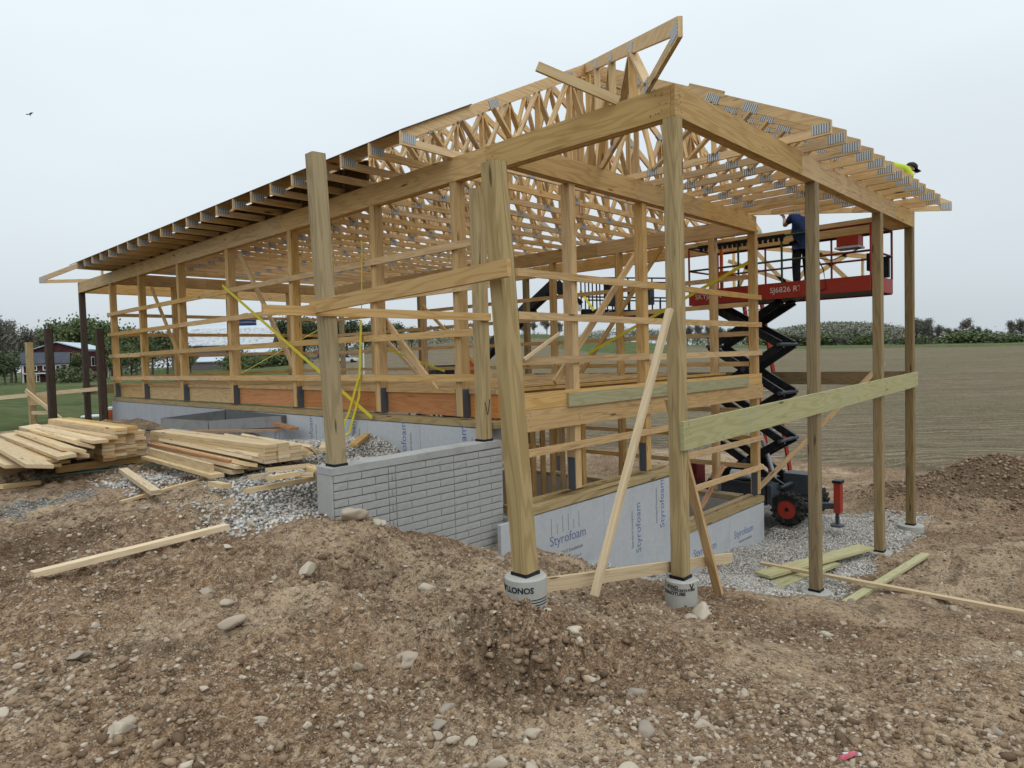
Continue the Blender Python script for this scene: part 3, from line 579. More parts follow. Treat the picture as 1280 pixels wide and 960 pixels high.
# three ply wall columns with brackets
def column(px, py, zb, face):
    """face 'X': wall runs along Y, 'Y': wall runs along X"""
    for k in (-1, 0, 1):
        o = k * .0395
        a = (px, py + o) if face == 'X' else (px + o, py)
        w, h = (.038, .14) if face == 'X' else (.14, .038)
        MB().board((a[0], a[1], zb + .02), (a[0], a[1], ZE - .002), h if face == 'X' else .038, .038 if face == 'X' else .14, (0, 1, 0)).build('post_ply', M['frame'], barn)
    if face == 'X':
        for s in (-1, 1):
            mb = MB().box((px - .070, py + s * .064 - .004, zb), (px + .05, py + s * .064 + .004, zb + .36))
            mb.build('bracket', M['bracket'], barn)
    else:
        for s in (-1, 1): box('bracket', (px + s * .064 - .004, py - .06, zb), (px + s * .064 + .004, py + .05, zb + .42), M['bracket'], barn)
LW_Y = [3.07, 4.78, 7.1, 9.45, 11.83, 14.19, 16.30]
for y_ in LW_Y: column(.08, y_, -3.2, 'X')
for x_ in (1.19, 2.86): column(x_, 2.21, -4.18, 'Y')
column(6.66, 2.21, -5.17, 'Y')
FW_Y = [2.99, 5.17, 7.02, 9.4, 11.8, 14.2, 16.3]
for y_ in FW_Y[:-1]: column(6.64, y_, -5.17, 'X')
for x_ in (1.6, 3.3, 5.0): column(x_, 16.33, -3.2, 'Y')
# the far corner columns are wrapped by the wall, girts run outside the columns
GZ = [-1.075, -1.585, -2.14, -2.705]
for zc in GZ:
    cuts = [2.46, 4.78, 9.45, 14.19, 16.45]
    if zc == GZ[1]: cuts = [2.46, 7.1, 11.83, 16.5]
    if zc == GZ[2]: cuts = [2.5, 4.78, 9.45, 14.19, 16.48]
    for a, c in zip(cuts[:-1], cuts[1:]):
        j = random.uniform(-.012, .012)
        board('girt', (-.021, a + .002, zc + j), (-.021, c - .002, zc + j * .4), .038, .089, M['frame'], barn)
    for a, c in zip([2.3, 5.17, 9.4, 14.2], [5.17, 9.4, 14.2, 16.45]):
        j = random.uniform(-.012, .012); board('girt', (6.74, a + .002, zc + j), (6.74, c - .002, zc + j), .038, .089, M['frame'], barn)
    board('girt', (.1, 16.42, zc), (6.7, 16.42, zc), .038, .089, M['frame'], barn)
for zc, x0, x1 in [(-1.475, .1, 6.78), (-1.985, .1, 6.78), (-2.51, .1, 6.78), (-3.6, .12, 3.44), (-4.10, 3.9, 6.78), (-4.645, 3.9, 6.78)]:
    cut = 2.86 if zc > -3 else None
    for a, c in ([(x0, cut), (cut, x1)] if cut else [(x0, x1)]): board('girt', (a + .002, 2.121, zc + random.uniform(-.008, .008)), (c - .002, 2.121, zc + random.uniform(-.008, .008)), .038, .089, M['frame'], barn)
for zc in (-3.6, -4.12, -4.66):
    for a, c in ((2.3, 5.17), (5.17, 9.4), (9.4, 14.2)): board('girt', (6.74, a, zc), (6.74, c, zc), .038, .089, M['frame'], barn)
# rim of the floor
for k, (a, c) in enumerate(zip([2.5] + LW_Y[:-1], LW_Y)):
    a += .085 if k else 0; c -= .085
    board('rim_board', (.137, a, -3.045), (.137, c, -3.045), .03, .285, M['orange'] if c < 9.6 else M['frame'], barn)
    board('rim_cap', (.125, a, -2.872), (.125, c, -2.872), .06, .055, M['frame'], barn)
board('rim_board', (.12, 2.121, -3.215), (6.78, 2.121, -3.215), .042, .255, M['frame'], barn)
board('rim_board', (.12, 2.121, -2.985), (6.74, 2.121, -2.985), .042, .195, M['frame'], barn)
board('ledger', (.93, 2.079, -3.01), (6.1, 2.079, -3.01), .038, .17, M['treated_pale'], barn)
board('rim_board', (6.735, 2.2, -3.1), (6.735, 16.4, -3.1), .03, .30, M['orange'], barn)
board('rim_board', (.2, 16.37, -3.05), (6.6, 16.37, -3.05), .03, .29, M['orange'], barn)
y_ = 2.75
while y_ < 16.1:
    if min(abs(y_ - q_) for q_ in LW_Y) > .12:
        mb = MB(); mb.board((.16, y_, -2.885), (6.55, y_, -2.885), .06, .038); mb.board((.16, y_, -3.165), (6.55, y_, -3.165), .06, .038); mb.board((.17, y_, -3.025), (6.54, y_, -3.025), .011, .24, (0, 0, 1), 1)
        mb.build('floor_joist', [M['frame'], M['osb']], barn)
    y_ += .405
# porch rim boards in pale treated timber
board('skirt_board', (-.02, -.021, -3.24), (XE + .02, -.021, -3.075), .038, .27, M['treated_pale'], barn)
board('skirt_board', (XE + .02, .0, -3.06), (XE + .02, 9.6, -3.06), .038, .26, M['treated_grey'], barn)
board('skirt_board', (-.02, YE + .02, -3.05), (XE, YE + .02, -3.05), .038, .27, M['treated_grey'], barn)
mb = MB(); rn = random.Random(9)
def nails(face, a0, a1, z0, z1, n):
    for k in range(n):
        a = rn.uniform(a0, a1); z = rn.uniform(z0, z1)
        if face == 'L': mb.lathe([(.0055, .0), (.004, .002)], (-.0005, a, z), (-1, 0, 0), 6)
        elif face == 'R': mb.lathe([(.0055, .0), (.004, .002)], (a, -.0005, z), (0, -1, 0), 6)
        elif face == 'S': mb.lathe([(.0055, .0), (.004, .002)], (a, -.0405, z), (0, -1, 0), 6)
        else: mb.lathe([(.0055, .0), (.004, .002)], (a, 2.0995, z), (0, -1, 0), 6)
nails('R', .03, .13, -.25, -.03, 14); nails('L', .09, .28, -.25, -.03, 10)
for a in (2.47, 7.34, 12.1): nails('L', a - .12, a + .12, -.25, -.04, 12)
for a in (3.12, 5.42, 7.4): nails('R', a - .12, a + .12, -.25, -.04, 12)
for a in (.07, 3.63, 6.56, 8.53): nails('S', a - .05, a + .05, -3.24, -3.05, 7)
for a in (.2, 1.19, 2.86, 4.6, 6.66): nails('E', a - .05, a + .05, -3.3, -3.12, 7)
tag(mb.build('nail_heads', M['black'], barn), kind='stuff')
# braces
def brace(p0, p1, w=.038, h=.089, mat='frame', up=(0, 0, 1), nm='brace'): return board(nm, p0, p1, w, h, M[mat], barn, up)
brace((3.05, 2.30, -.85), (.95, 2.30, -2.80)); brace((.12, 2.06, -2.49), (.76, 2.06, -2.19), .03, .035, 'fresh')
brace((8.50, .50, -2.76), (6.98, 2.35, -5.17)); brace((5.5, 2.28, -4.48), (4.66, 2.28, -5.06), .038, .089, 'red_pine')
for y0, z0, y1, z1 in [(4.06, -.29, 6.25, -2.9), (11.8, -.9, 9.2, -2.95), (14.1, -1.4, 11.9, -3.0)]: brace((6.58, y0, z0), (6.58, y1, z1))
for y0, z0, y1, z1 in [(9.3, -.35, 7.3, -2.7), (13.9, -.6, 12.0, -2.7), (5.0, -1.7, 3.6, -3.0)]: brace((.20, y0, z0), (.20, y1, z1))
brace((-1.36, .03, -4.38), (-.11, .03, -2.06), .036, .064, 'fresh', (0, 1, 0)); brace((.90, .10, -5.0), (.08, .165, -2.9), .038, .089, 'frame', (0, 1, 0))
# ------------------------------------------------------------------ roof trusses
TT = .038
PLATES = [0]; WEBS = [0]
class Tr:
    def __init__(s, name='roof_truss', loc=(0, 0, 0)): s.e = link(bpy.data.objects.new(name, None), barn, loc); s.rest = MB(); s.pl = MB()
    def mem(s, nm, mb, mat): mb.build(nm, mat, s.e)
    def web(s, p0, p1):
        if WEBS[0] < 280: WEBS[0] += 1; board('web', p0, p1, .034, .085, M['truss'], s.e, s.up)
        else: s.rest.board(p0, p1, .034, .085, s.up)
    def plate(s, c, du, dv, a=.16, h=.10):
        poly = [(-a / 2, -h / 2), (a / 2, -h / 2), (a / 2, h / 2), (-a / 2, h / 2)]
        if PLATES[0] < 280: PLATES[0] += 1; MB().prism(poly, c, du, dv, .046).build('connector_plate', M['plate'], s.e)
        else: s.pl.prism(poly, c, du, dv, .046)
    def done(s):
        if s.rest.v: tag(s.rest.build('web', M['truss'], s.e), kind='stuff')
        if s.pl.v: tag(s.pl.build('connector_plate', M['plate'], s.e), kind='stuff')
# toothed galvanised plate: rows of punched slots
mt, nt, b = new_mat('toothed connector plate', .45); b.inputs['Metallic'].default_value = .1
uvn = nd(nt, 'UVMap').outputs[0]; w_ = nd(nt, 'TexWave', wave_type='BANDS', bands_direction='X'); w_.inputs['Scale'].default_value = 11.0; w_.inputs['Distortion'].default_value = 0.2; nt.links.new(uvn, w_.inputs['Vector'])
nt.links.new(mixc(nt, ramp(nt, w_.outputs['Fac'], .35, .65), (0.22, 0.22, 0.22), (0.68, 0.70, 0.71)), b.inputs['Base Color']); M['plate'] = mt
TCH = .135
def common(y):
    t = Tr(loc=(4.13, y, 0)); t.up = (0, 1, 0); cap = min(y - Y0, Y1 - y); zt = lambda x: zroof(x, y); xc = (XL + XR) / 2
    flat = cap < (XR - XL) / 2 - .02; xk = XL + cap if flat else xc; O = (0, y, 0); DU = (1, 0, 0); DV = (0, 0, 1); lo = TCH * 1.118
    t.mem('top_chord', MB().prism([(XL, .026), (xk, zt(xk) - lo), (xk, zt(xk)), (XL, .16)], O, DU, DV, TT), M['truss'])
    xk2 = XR - cap if flat else xc
    t.mem('top_chord', MB().prism([(xk2, zt(xk2) - lo), (XR, .026), (XR, .16), (xk2, zt(xk2))], O, DU, DV, TT), M['truss'])
    if flat: t.mem('top_chord', MB().prism([(xk, zt(xk) - lo + .01), (xk2, zt(xk) - lo + .01), (xk2, zt(xk)), (xk, zt(xk))], O, DU, DV, TT), M['truss'])
    t.mem('bottom_chord', MB().prism([(XL, 0), (xc, 0), (xc, .09), (XL + .13, .09), (XL, .026)], O, DU, DV, TT), M['truss'])
    t.mem('bottom_chord', MB().prism([(xc, 0), (XR, 0), (XR, .026), (XR - .13, .09), (xc, .09)], O, DU, DV, TT), M['truss'])
    tops = [.75, 2.35, xc, 5.9, 7.5]; bots = [1.45, 3.25, 5.05, 6.8]
    P = lambda x, top: Vector((x, y, (zt(x) - lo + .02) if top else .07))
    seq = []
    for i_ in range(5):
        if i_ < 4: seq += [(tops[i_], bots[i_]), (tops[i_ + 1], bots[i_])]
    for a, c in seq: t.web(P(a, 1), P(c, 0))
    for v_ in (2.35, 5.9): t.web(P(v_, 1), P(v_, 0))
    if flat:
        for v_ in (xk + .05, xk2 - .05, xc): t.web(P(v_, 1), P(v_, 0))
    for a in tops: t.plate((a, y, zt(a) - lo * .62), (1, 0, 0) if abs(a - xc) < .1 or flat and xk < a < xk2 else (.894, 0, .447 * (1 if a < xc else -1)), (0, 0, 1) if abs(a - xc) < .1 else (-.447 * (1 if a < xc else -1), 0, .894), .19, .11)
    for a in bots: t.plate((a, y, .055), DU, DV, .17, .10)
    t.plate((XL + .11, y, .08), DU, DV, .19, .105); t.plate((XR - .11, y, .08), DU, DV, .19, .105)
    t.done()
CY = [3.06 + .615 * k for k in range(22)]
for y_ in CY: common(y_)
def sloped(nm, p0, d, ln_h, rise, girder, webs, tail_plate=True):
    """a half truss: tail at p0 (plan), unit plan direction d, horizontal length ln_h, roof rise per metre of plan run"""
    t = Tr(loc=(p0[0], p0[1], 0)); d = Vector((d[0], d[1], 0)).normalized(); O = Vector((p0[0], p0[1], 0)); DV = Vector((0, 0, 1)); t.up = d.cross(DV)
    lo = TCH * math.sqrt(1 + rise * rise); bl = girder
    t.mem('top_chord', MB().prism([(0, .026), (ln_h, .16 + rise * ln_h - lo), (ln_h, .16 + rise * ln_h), (0, .16)], O, d, DV, TT), M['truss'])
    k = (.09 + lo - .16) / rise
    t.mem('bottom_chord', MB().prism([(0, 0), (bl, 0), (bl, .09), (max(k, .1), .09), (0, .026)], O, d, DV, TT), M['truss'])
    P = lambda s_, top: O + d * s_ + DV * ((.16 + rise * s_ - lo + .02) if top else .07)
    for a, c in webs: t.web(P(a, 1), P(c, 0))
    q_ = 1 / math.sqrt(1 + rise * rise)
    for a in sorted({a for a, c in webs}): t.plate(O + d * a + DV * (.16 + rise * a - lo * .6), d * q_ + DV * rise * q_, DV * q_ - d * rise * q_, .2, .11)
    for a in sorted({c for a, c in webs}): t.plate(O + d * a + DV * .055, d, DV, .17, .10)
    t.plate(O + d * .115 + DV * .08, d, DV, .20, .11); t.done()
r2 = math.sqrt(.5) * .5
hw = [(1.75, 1.75), (1.75, 2.9), (2.9, 2.9), (2.9, 4.0), (4.0, 4.0), (4.0, 5.0), (1.75, 1.1)]
HL = (XR - XL) / 2 * math.sqrt(2) - .05
sloped('hip', (XL, Y0), (1, 1), HL, r2, 5.05, hw); sloped('hip', (XR, Y0), (-1, 1), HL, r2, 5.05, hw)
sloped('hip', (XL, Y1), (1, -1), HL, r2, 3.6, hw[:4]); sloped('hip', (XR, Y1), (-1, -1), HL, r2, 3.6, hw[:4])
for x_ in [2.66, 3.18, 3.72, 4.27, 4.79, 5.26, 5.73, 6.19, 6.68, 7.11, 7.75, 8.17]:
    L_ = min(x_ - XL, XR - x_) - .03; gl = min(L_, 3.5)
    w_ = [(1.45, 1.45), (1.45, 2.35), (2.6, 2.35), (.95, 1.45)] if L_ > 3 else ([(1.2, 1.2)] if L_ > 1.6 else [])
    sloped('jack', (x_, Y0), (0, 1), L_, .5, gl, w_)
# sheathing along the left eave
y_ = 3.0
while y_ < 16.4:
    for d0 in (0, 1.225):
        if d0 and y_ < 5: continue
        y2 = min(y_ + 2.435, 16.62); O = Vector((XL + d0, 0, .164 + .5 * d0)); n_ = Vector((-.447, 0, .894))
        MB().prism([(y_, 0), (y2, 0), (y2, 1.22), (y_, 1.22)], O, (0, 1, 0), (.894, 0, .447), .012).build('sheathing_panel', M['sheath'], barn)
    y_ += 2.44

for a, c in zip(CY[3:-1], CY[4:]): board('heel_block', (.08, a + .022, .20), (.08, c - .022, .20), .038, .385, M['sheath'], barn)  # blocks take the dark sheathing tone, their shade painted in
# ================================================================== foundations
fw = thing('foundation_wall', (.14, 9.4, -6.2), 'long grey foam clad foundation wall under the left side of the barn', 'foundation')
box('wall_core', (.0, 2.62, -6.2), (.28, 16.44, -3.31), M['icf'], fw)
board('sill_plate', (.12, 2.46, -3.262), (.12, 9.5, -3.262), .26, .075, M['treated'], fw); board('sill_plate', (.12, 9.503, -3.262), (.12, 16.46, -3.262), .26, .075, M['treated'], fw)
y_ = 2.62; k = 0
while y_ < 16.3:
    y2 = min(y_ + 1.2, 16.44); p = box('foam_board', (-.026, y_ + .003, -5.0), (-.002, y2 - .003, -3.313), M['foam'] if y_ < 9.2 else M['icf'], fw)
    if y_ < 9:
        text_part('print', 'Styrofoam', .16, M['blue_ink'], p, (-.0275, y_ + .35, -3.62), FACE_X @ Matrix.Rotation(R(90), 3, 'Z'), .0006)
        text_part('print', 'Standard Insulation', .045, M['grey_ink'], p, (-.0275, y_ + .2, -3.60), FACE_X @ Matrix.Rotation(R(90), 3, 'Z'), .0006)
    y_ += 1.2
ew = thing('foundation_wall', (3.3, 2.4, -6.2), 'stepped end foundation wall faced with printed blue grey foam boards', 'foundation')
box('wall_core', (.02, 2.2, -6.3), (3.7, 2.48, -4.352), M['concrete'], ew); box('wall_core', (3.703, 2.2, -6.3), (6.78, 2.48, -5.345), M['concrete'], ew)
for a, c, zt in ((-.26, 1.72, -4.355), (1.724, 3.66, -4.352)):
    p = box('foam_board', (a, 2.145, -6.1), (c, 2.197, zt), M['foam'], ew)
    if a < 0:
        text_part('print', 'Styrofoam', .175, M['blue_ink'], p, (.95, 2.1435, -4.74), FACE_Y, .0006); text_part('print', 'Standard Insulation', .075, M['grey_ink'], p, (.95, 2.1435, -4.91), FACE_Y, .0006)
        text_part('print', 'ASTM C578 Type X', .05, M['blue_ink'], p, (1.0, 2.1435, -5.02), FACE_Y, .0006); text_part('print', 'Square Edge', .05, M['blue_ink'], p, (1.05, 2.1435, -5.09), FACE_Y, .0006)
        text_part('print', 'Styrofoam', .19, M['blue_ink'], p, (-.0, 2.1435, -4.80), FACE_Y, .0006)
        for k in range(6): box('drip_line', (.62 + k * .11, 2.1435, -4.66), (.628 + k * .11, 2.1449, -4.45 - .09 * (k % 3 == 1)), M['grey_ink'], p)
    else:
        for xx, zz, s_ in ((2.55, -4.95, 90), (3.2, -4.72, 90)):
            text_part('print', 'Styrofoam', .175, M['blue_ink'], p, (xx, 2.1435, zz), FACE_Y @ Matrix.Rotation(R(s_), 3, 'Z'), .0006); text_part('print', 'Standard Insulation', .07, M['grey_ink'], p, (xx - .16, 2.1435, zz), FACE_Y @ Matrix.Rotation(R(s_), 3, 'Z'), .0006)
for a, c in ((3.95, 5.4), (5.404, 6.86)):
    p = box('foam_board', (a, 2.145, -6.4), (c, 2.197, -5.345), M['foam'], ew)
    text_part('print', 'Styrofoam', .19, M['blue_ink'], p, ((a + c) / 2 - .15, 2.1435, -5.72), FACE_Y, .0006); text_part('print', 'Standard Insulation', .07, M['grey_ink'], p, ((a + c) / 2 - .1, 2.1435, -5.87), FACE_Y, .0006)
for yy in (2.20, 2.40):
    board('sill_plate', (-.02, yy, -4.30 + .002), (3.7, yy, -4.275), .13, .09, M['treated'], ew) if yy < 2.3 else board('sill_plate', (.1, yy, -4.27), (3.7, yy, -4.27), .1, .09, M['treated'], ew)
    board('sill_plate', (3.92, yy, -5.285), (6.86, yy, -5.265), .13 if yy < 2.3 else .1, .1, M['treated'], ew)
fx = thing('foundation_wall', (6.6, 9.4, -6.3), 'low grey foundation wall under the far side of the barn', 'foundation')
box('wall_core', (6.5, 2.5, -6.3), (6.78, 16.44, -5.3), M['concrete'], fx)
board('sill_plate', (6.64, 2.5, -5.25), (6.64, 8, -5.25), .26, .08, M['treated'], fx)
# interior stud wall of the basement
sw = thing('stud_wall', (1.0, 5.0, -6.1), 'bare stud wall in the basement seen under the floor rim', 'stud wall')
board('plate', (2.35, 2.9, -3.45), (2.35, 6.0, -3.45), .1, .04, M['frame'], sw); board('plate', (2.35, 2.9, -6.08), (2.35, 6.0, -6.08), .1, .04, M['treated'], sw)
for k in range(14): board('stud', (2.35, 2.95 + .2 * k, -6.05), (2.35, 2.95 + .2 * k, -3.47), .089, .038, M['frame'], sw, (0, 1, 0))
# brick patterned retaining wall
bw = thing('retaining_wall', (-1.2, 2.47, -5.2), 'grey brick patterned concrete retaining wall with posts on its top', 'wall')
mb = MB(); mb.prism([(-2.258, -5.3), (-.002, -5.3), (-.002, -3.435), (-2.258, -3.455)], (0, 2.476, 0), (1, 0, 0), (0, 0, 1), .235); mb.build('wall_core', M['joint'], bw)
mb = MB(); mb.prism([(-2.275, -3.515), (-.0, -3.500), (-.0, -3.425), (-2.275, -3.447)], (0, 2.47, 0), (1, 0, 0), (0, 0, 1), .262); mb.build('wall_cap', M['brick'], bw)
mb = MB(); mb.box((-2.274, 2.345, -5.3), (-2.26, 2.60, -3.52)); mb.build('end_face', M['concrete'], bw)
def brick_mesh(w, h, k):
    ch = .006; v = [(-w / 2, 0, -h / 2), (w / 2, 0, -h / 2), (w / 2, 0, h / 2), (-w / 2, 0, h / 2)]; r = random.Random(k)
    f_ = [(x * (1 - 2 * ch / w), -.013 - r.random() * .004, z * (1 - 2 * ch / h)) for x, _, z in v]; me = bpy.data.meshes.new('brick')
    me.from_pydata(v + f_, [], [[4, 5, 6, 7], [0, 1, 5, 4], [1, 2, 6, 5], [2, 3, 7, 6], [3, 0, 4, 7]]); me.materials.append(M['brick']); return me
bms = {}
xj = [-2.256, -1.63, -1.54, -.76, -.004]; nb = 0
for c in range(17):
    zc = -3.555 - c * .0785
    for a, e in zip(xj[:-1], xj[1:]):
        L_ = e - a; n_ = max(1, round(L_ / .36)); wst = L_ / n_
        cuts = [a] + [a + wst * (k + (.5 if c % 2 else 0)) for k in range(0 if c % 2 else 1, n_)] + [e]
        for p, q_ in zip(cuts[:-1], cuts[1:]):
            if q_ - p < .02: continue
            xm = (p + q_) / 2
            if zc < gz1(xm, 2.25) - .12: continue
            kx = (round(q_ - p, 3), random.randrange(3))
            if kx not in bms: bms[kx] = brick_mesh(q_ - p - .0008, .0785 - .006, nb)
            link(bpy.data.objects.new('brick', bms[kx]), bw, (xm, 2.3583, zc)); nb += 1
# piers
def pier(px, py, zt, r, h, label, marks):
    t = thing('concrete_pier', (px, py, zt - h), label, 'pier', 'concrete piers under the porch posts')
    MB().lathe([(r, -h), (r, -.012), (r - .012, 0), (.01, .0)], (px, py, zt), n=40).build('pier_body', M['pier'], t)
    for s_, sz, a0, dz, fl, mt_ in marks: text_part('print', s_, sz, mt_, t, (px, py, zt + dz), None, .0008, (r + .0012, a0, fl), bold=.035)
cam_a = lambda px, py: math.atan2(CAM.y - py, CAM.x - px)
ca = cam_a(-2.07, .07)
pier(-2.10, .085, -4.026, .152, .5, 'tallest round concrete pier with lettering under the thick front post', [('SONOTUBE', .058, ca - .62, -.07, True, M['black_ink']), ('_____', .06, ca + .75, -.12, False, M['black_ink']), ('_____', .06, ca + .75, -.14, False, M['black_ink']), ('_____', .06, ca + .75, -.16, False, M['black_ink']), ('SONO', .06, ca + .2, -.22, False, M['black_ink'])])
ca = cam_a(.07, .07)
pier(.07, .07, -4.61, .152, .5, 'round concrete pier with printed lettering under the corner post', [('SONOTUBE', .045, ca - .5, -.11, False, M['black_ink']), ('SONO', .04, ca - .55, -.05, False, M['black_ink']), ('CONCRETE FORM', .03, ca + .15, -.075, False, M['black_ink']), ('V', .08, ca + .7, -.05, False, M['black_ink'])])
pier(3.632, .07, -5.706, .19, .3, 'low concrete pier in gravel under the post right of the corner', [])
pier(6.563, .07, -5.847, .19, .3, 'low concrete pier where the wide treated plank ends', [])
pier(8.56, .07, -5.8, .22, .4, 'farthest low concrete pier at the dirt edge', [])
# standing porch posts
def porch_post(px, py, zb, zt, label, mat, w=.145, group=None, lean=(0, 0)):
    t = thing('porch_post', (px, py, zb), label, 'post', group)
    MB().board((px, py, zb + .025), (px + lean[0], py + lean[1], zt), w, w, (0, 1, 0), 0, .014).build('timber', mat, t); box('post_base', (px - .075, py - .075, zb), (px + .075, py + .075, zb + .025), M['black'], t); return t
porch_post(-2.10, .085, -4.026, -1.09, 'thick greenish treated post on the tallest pier, cut off below the header', M['treated'], lean=(-.10, .106))
porch_post(-2.145, 2.45, -3.445, -.53, 'tall treated post at the outer end of the grey brick wall', M['treated'], lean=(-.10, .0))
t = porch_post(-.16, 2.47, -3.425, -.52, 'treated post with a black V mark where the brick wall meets the barn', M['treated'])
mb = MB(); yk = 2.3955; mb.board((-.205, yk, -2.97), (-.165, yk, -3.12), .002, .012, (0, 1, 0)); mb.board((-.165, yk - .0005, -3.12), (-.125, yk - .0005, -2.94), .002, .012, (0, 1, 0)); mb.build('pencil_mark', M['black_ink'], t)
tag(board('brace_board', (-2.235 - .10, -.06, -1.86), (-2.345, 2.46, -1.95), .038, .12, M['frame']), 'upper of two tie boards nailed between the two outer treated posts', 'board')
tag(board('brace_board', (-2.86, 2.376, -1.99), (-.1, 2.376, -1.99), .036, .085, M['frame']), 'tie board nailed level across the tall post and the marked post', 'board')

# ------------------------------------------------------------------ placing by sight line
def at(u, v, d):                      # point at depth d (metres ahead of the camera)
    c = Vector(((u - 640) / 846.34, (v - 480) / 846.34, 1.0)) * d
    return CAM + Vector([sum(CR[k][j] * c[k] for k in range(3)) for j in range(3)])
def atp(u, v, ax, val):               # point on the plane x/y/z = val
    dd = at(u, v, 1.0) - CAM; return CAM + dd * ((val - CAM[ax]) / dd[ax])

# ================================================================== lumber and loose boards
def lum(p0, p1, w, h, label, group=None, mat='fresh', up=(0, 0, 1), name='lumber_board'):
    return tag(board(name, p0, p1, w, h, M[mat], None, up), label, 'board', group)
rj = random.Random(5)
NTH = ['first', 'second', 'third', 'fourth', 'fifth', 'sixth', 'seventh', 'eighth', 'ninth', 'tenth', 'eleventh', 'twelfth', 'thirteenth', 'fourteenth', 'fifteenth', 'sixteenth', 'seventeenth', 'eighteenth']
# squared stack beside the dark posts
for lv in range(10):
    for k in range(4 if lv < 8 else 2):
        xx = -2.99 + (k + (lv > 7)) * .148 + rj.uniform(-.004, .004); e = rj.uniform(-.04, .04); e2_ = .09 * k
        lum((xx, 6.3 + e + e2_, -3.60 + lv * .0405), (xx + rj.uniform(-.02, .02) - .06, 9.3 + e, -3.60 + lv * .0405), .142, .038,
            f'{NTH[k]} board from the left in the {NTH[lv]} layer up of the squared stack', 'boards of the squared lumber stack', 'fresh' if rj.random() < .85 else 'frame')
for u0, v0, z0, u1, v1, l in [(126, 552, -3.335, 52, 536, 'outermost board overhanging the left shoulder of the squared stack'), (138, 547.5, -3.325, 62, 532, 'board on the left shoulder of the squared stack, middle of three'), (149, 543, -3.315, 72, 529, 'innermost of three boards on the shoulder of the squared stack')]:
    lum(atp(u0, v0, 2, z0), atp(u1, v1, 2, z0 + .01), .17, .038, l)
for k in range(5): lum(atp(104 + 6 * k, 571 - 1.2 * k, 2, -3.56), atp(52 + 8 * k, 551 - 1.2 * k, 2, -3.55), .142, .06, f'{NTH[k]} board from the left in the low tier under the shoulder of the squared stack', 'boards of the low tier')
# loose heap left of it, tilted boards
heap = [(50, 583, -3.43, -20, 545, -3.41, .24, .15), (84, 571, -3.41, 8, 543, -3.41, .18, -.1), (93, 563, -3.38, 30, 541, -3.37, .24, .25), (108, 557, -3.37, 58, 541, -3.36, .18, .35), (103, 550, -3.34, 35, 533, -3.33, .24, -.1),
        (60, 577, -3.48, -12, 551, -3.47, .2, 0), (64, 582, -3.53, -10, 557, -3.52, .2, .1), (100, 570, -3.47, 42, 551, -3.46, .2, .1), (108, 566, -3.52, 50, 549, -3.5, .2, -.1), (20, 583, -3.50, -40, 556, -3.49, .2, .1), (76, 578, -3.57, 10, 559, -3.56, .2, 0)]
for kk, (u0, v0, z0, u1, v1, z1, w_, tl) in enumerate(heap):
    lum(atp(u0, v0, 2, z0), atp(u1, v1, 2, z1), w_, .038, ['plank whose front end juts farthest down in the loose fanned heap', 'second wide plank from the left on top of the fanned heap', 'third wide plank from the left on top of the fanned heap', 'rightmost top plank of the fanned heap, tilted against the stack', 'back top plank of the fanned heap, next to the stack shoulder', 'plank under the lowest jutting plank of the fanned heap', 'bottom front plank of the fanned heap', 'middle layer plank on the right of the fanned heap', 'lower plank at the right end of the fanned heap', 'plank at the left edge of the view in the fanned heap', 'lowest plank on the ground under the fanned heap'][kk], 'planks of the loose fanned heap', 'fresh', (math.sin(tl), 0, math.cos(tl)))
lum(atp(-15, 591, 2, -3.60), atp(30, 581, 2, -3.60), .09, .13, 'pale timber bearer lying under the front of the fanned plank heap', None, 'fresh', name='timber_bearer')
lum((-3.5, 6.55, -3.675), (-2.3, 6.7, -3.675), .09, .09, 'timber bearer under the squared lumber stack', None, 'frame', name='timber_bearer')
# second stack by the brick wall
for lv in range(5):
    for k in range(3 if lv < 4 else 2):
        xx = -2.2 + k * .145 + rj.uniform(-.004, .004); e = rj.uniform(-.03, .03)
        lum((xx, 3.62 + e, -3.50 + lv * .0405), (xx - .03, 6.9 + e, -3.52 + lv * .0405), .14, .038, f'{NTH[k]} board from the left in the {NTH[lv]} layer up of the tidy block', 'boards of the tidy block')
fan = [(322, 575, -3.47, 205, 551, -3.45, .14, .4), (329, 573, -3.47, 226, 552, -3.45, .14, .6), (314, 581, -3.51, 203, 556, -3.50, .14, .25), (303, 584, -3.54, 200, 560, -3.53, .14, .1), (334, 577, -3.54, 240, 556, -3.53, .14, .9), (318, 585, -3.58, 215, 562, -3.57, .14, 0), (297, 590, -3.60, 205, 567, -3.59, .14, 0)]
for kk, (u0, v0, z0, u1, v1, z1, w_, tl) in enumerate(fan): lum(atp(u0, v0, 2, z0), atp(u1, v1, 2, z1), w_, .038, ['wide face up board sliding off the pile, second from the block', 'board sliding off the pile right beside the tidy block', 'third sliding board left of the tidy block', 'fourth sliding board left of the tidy block', 'board standing on its edge against the tidy block', 'lower board hidden under the sliding boards', 'lowest board under the sliding boards by the gravel'][kk], 'boards sliding off the pile', 'fresh', (math.sin(tl), 0, math.cos(tl)))
fan = [((-1.72, 3.85, -3.48), (-1.70, 6.6, -3.47), .2), ((-1.58, 4.05, -3.50), (-1.54, 6.7, -3.48), .4), ((-1.45, 4.2, -3.52), (-1.35, 6.6, -3.50), .6), ((-1.62, 3.95, -3.54), (-1.60, 6.7, -3.54), 0), ((-1.33, 4.25, -3.53), (-1.2, 6.4, -3.52), .9), ((-1.5, 4.1, -3.55), (-1.45, 6.6, -3.55), 0)]
for kk, (a, c, tl) in enumerate(fan): lum(a, c, .14, .038, f'spilled board, {NTH[kk]} from the tidy block toward the tall post', 'boards spilled toward the tall post', 'fresh', (math.sin(tl), 0, math.cos(tl)))
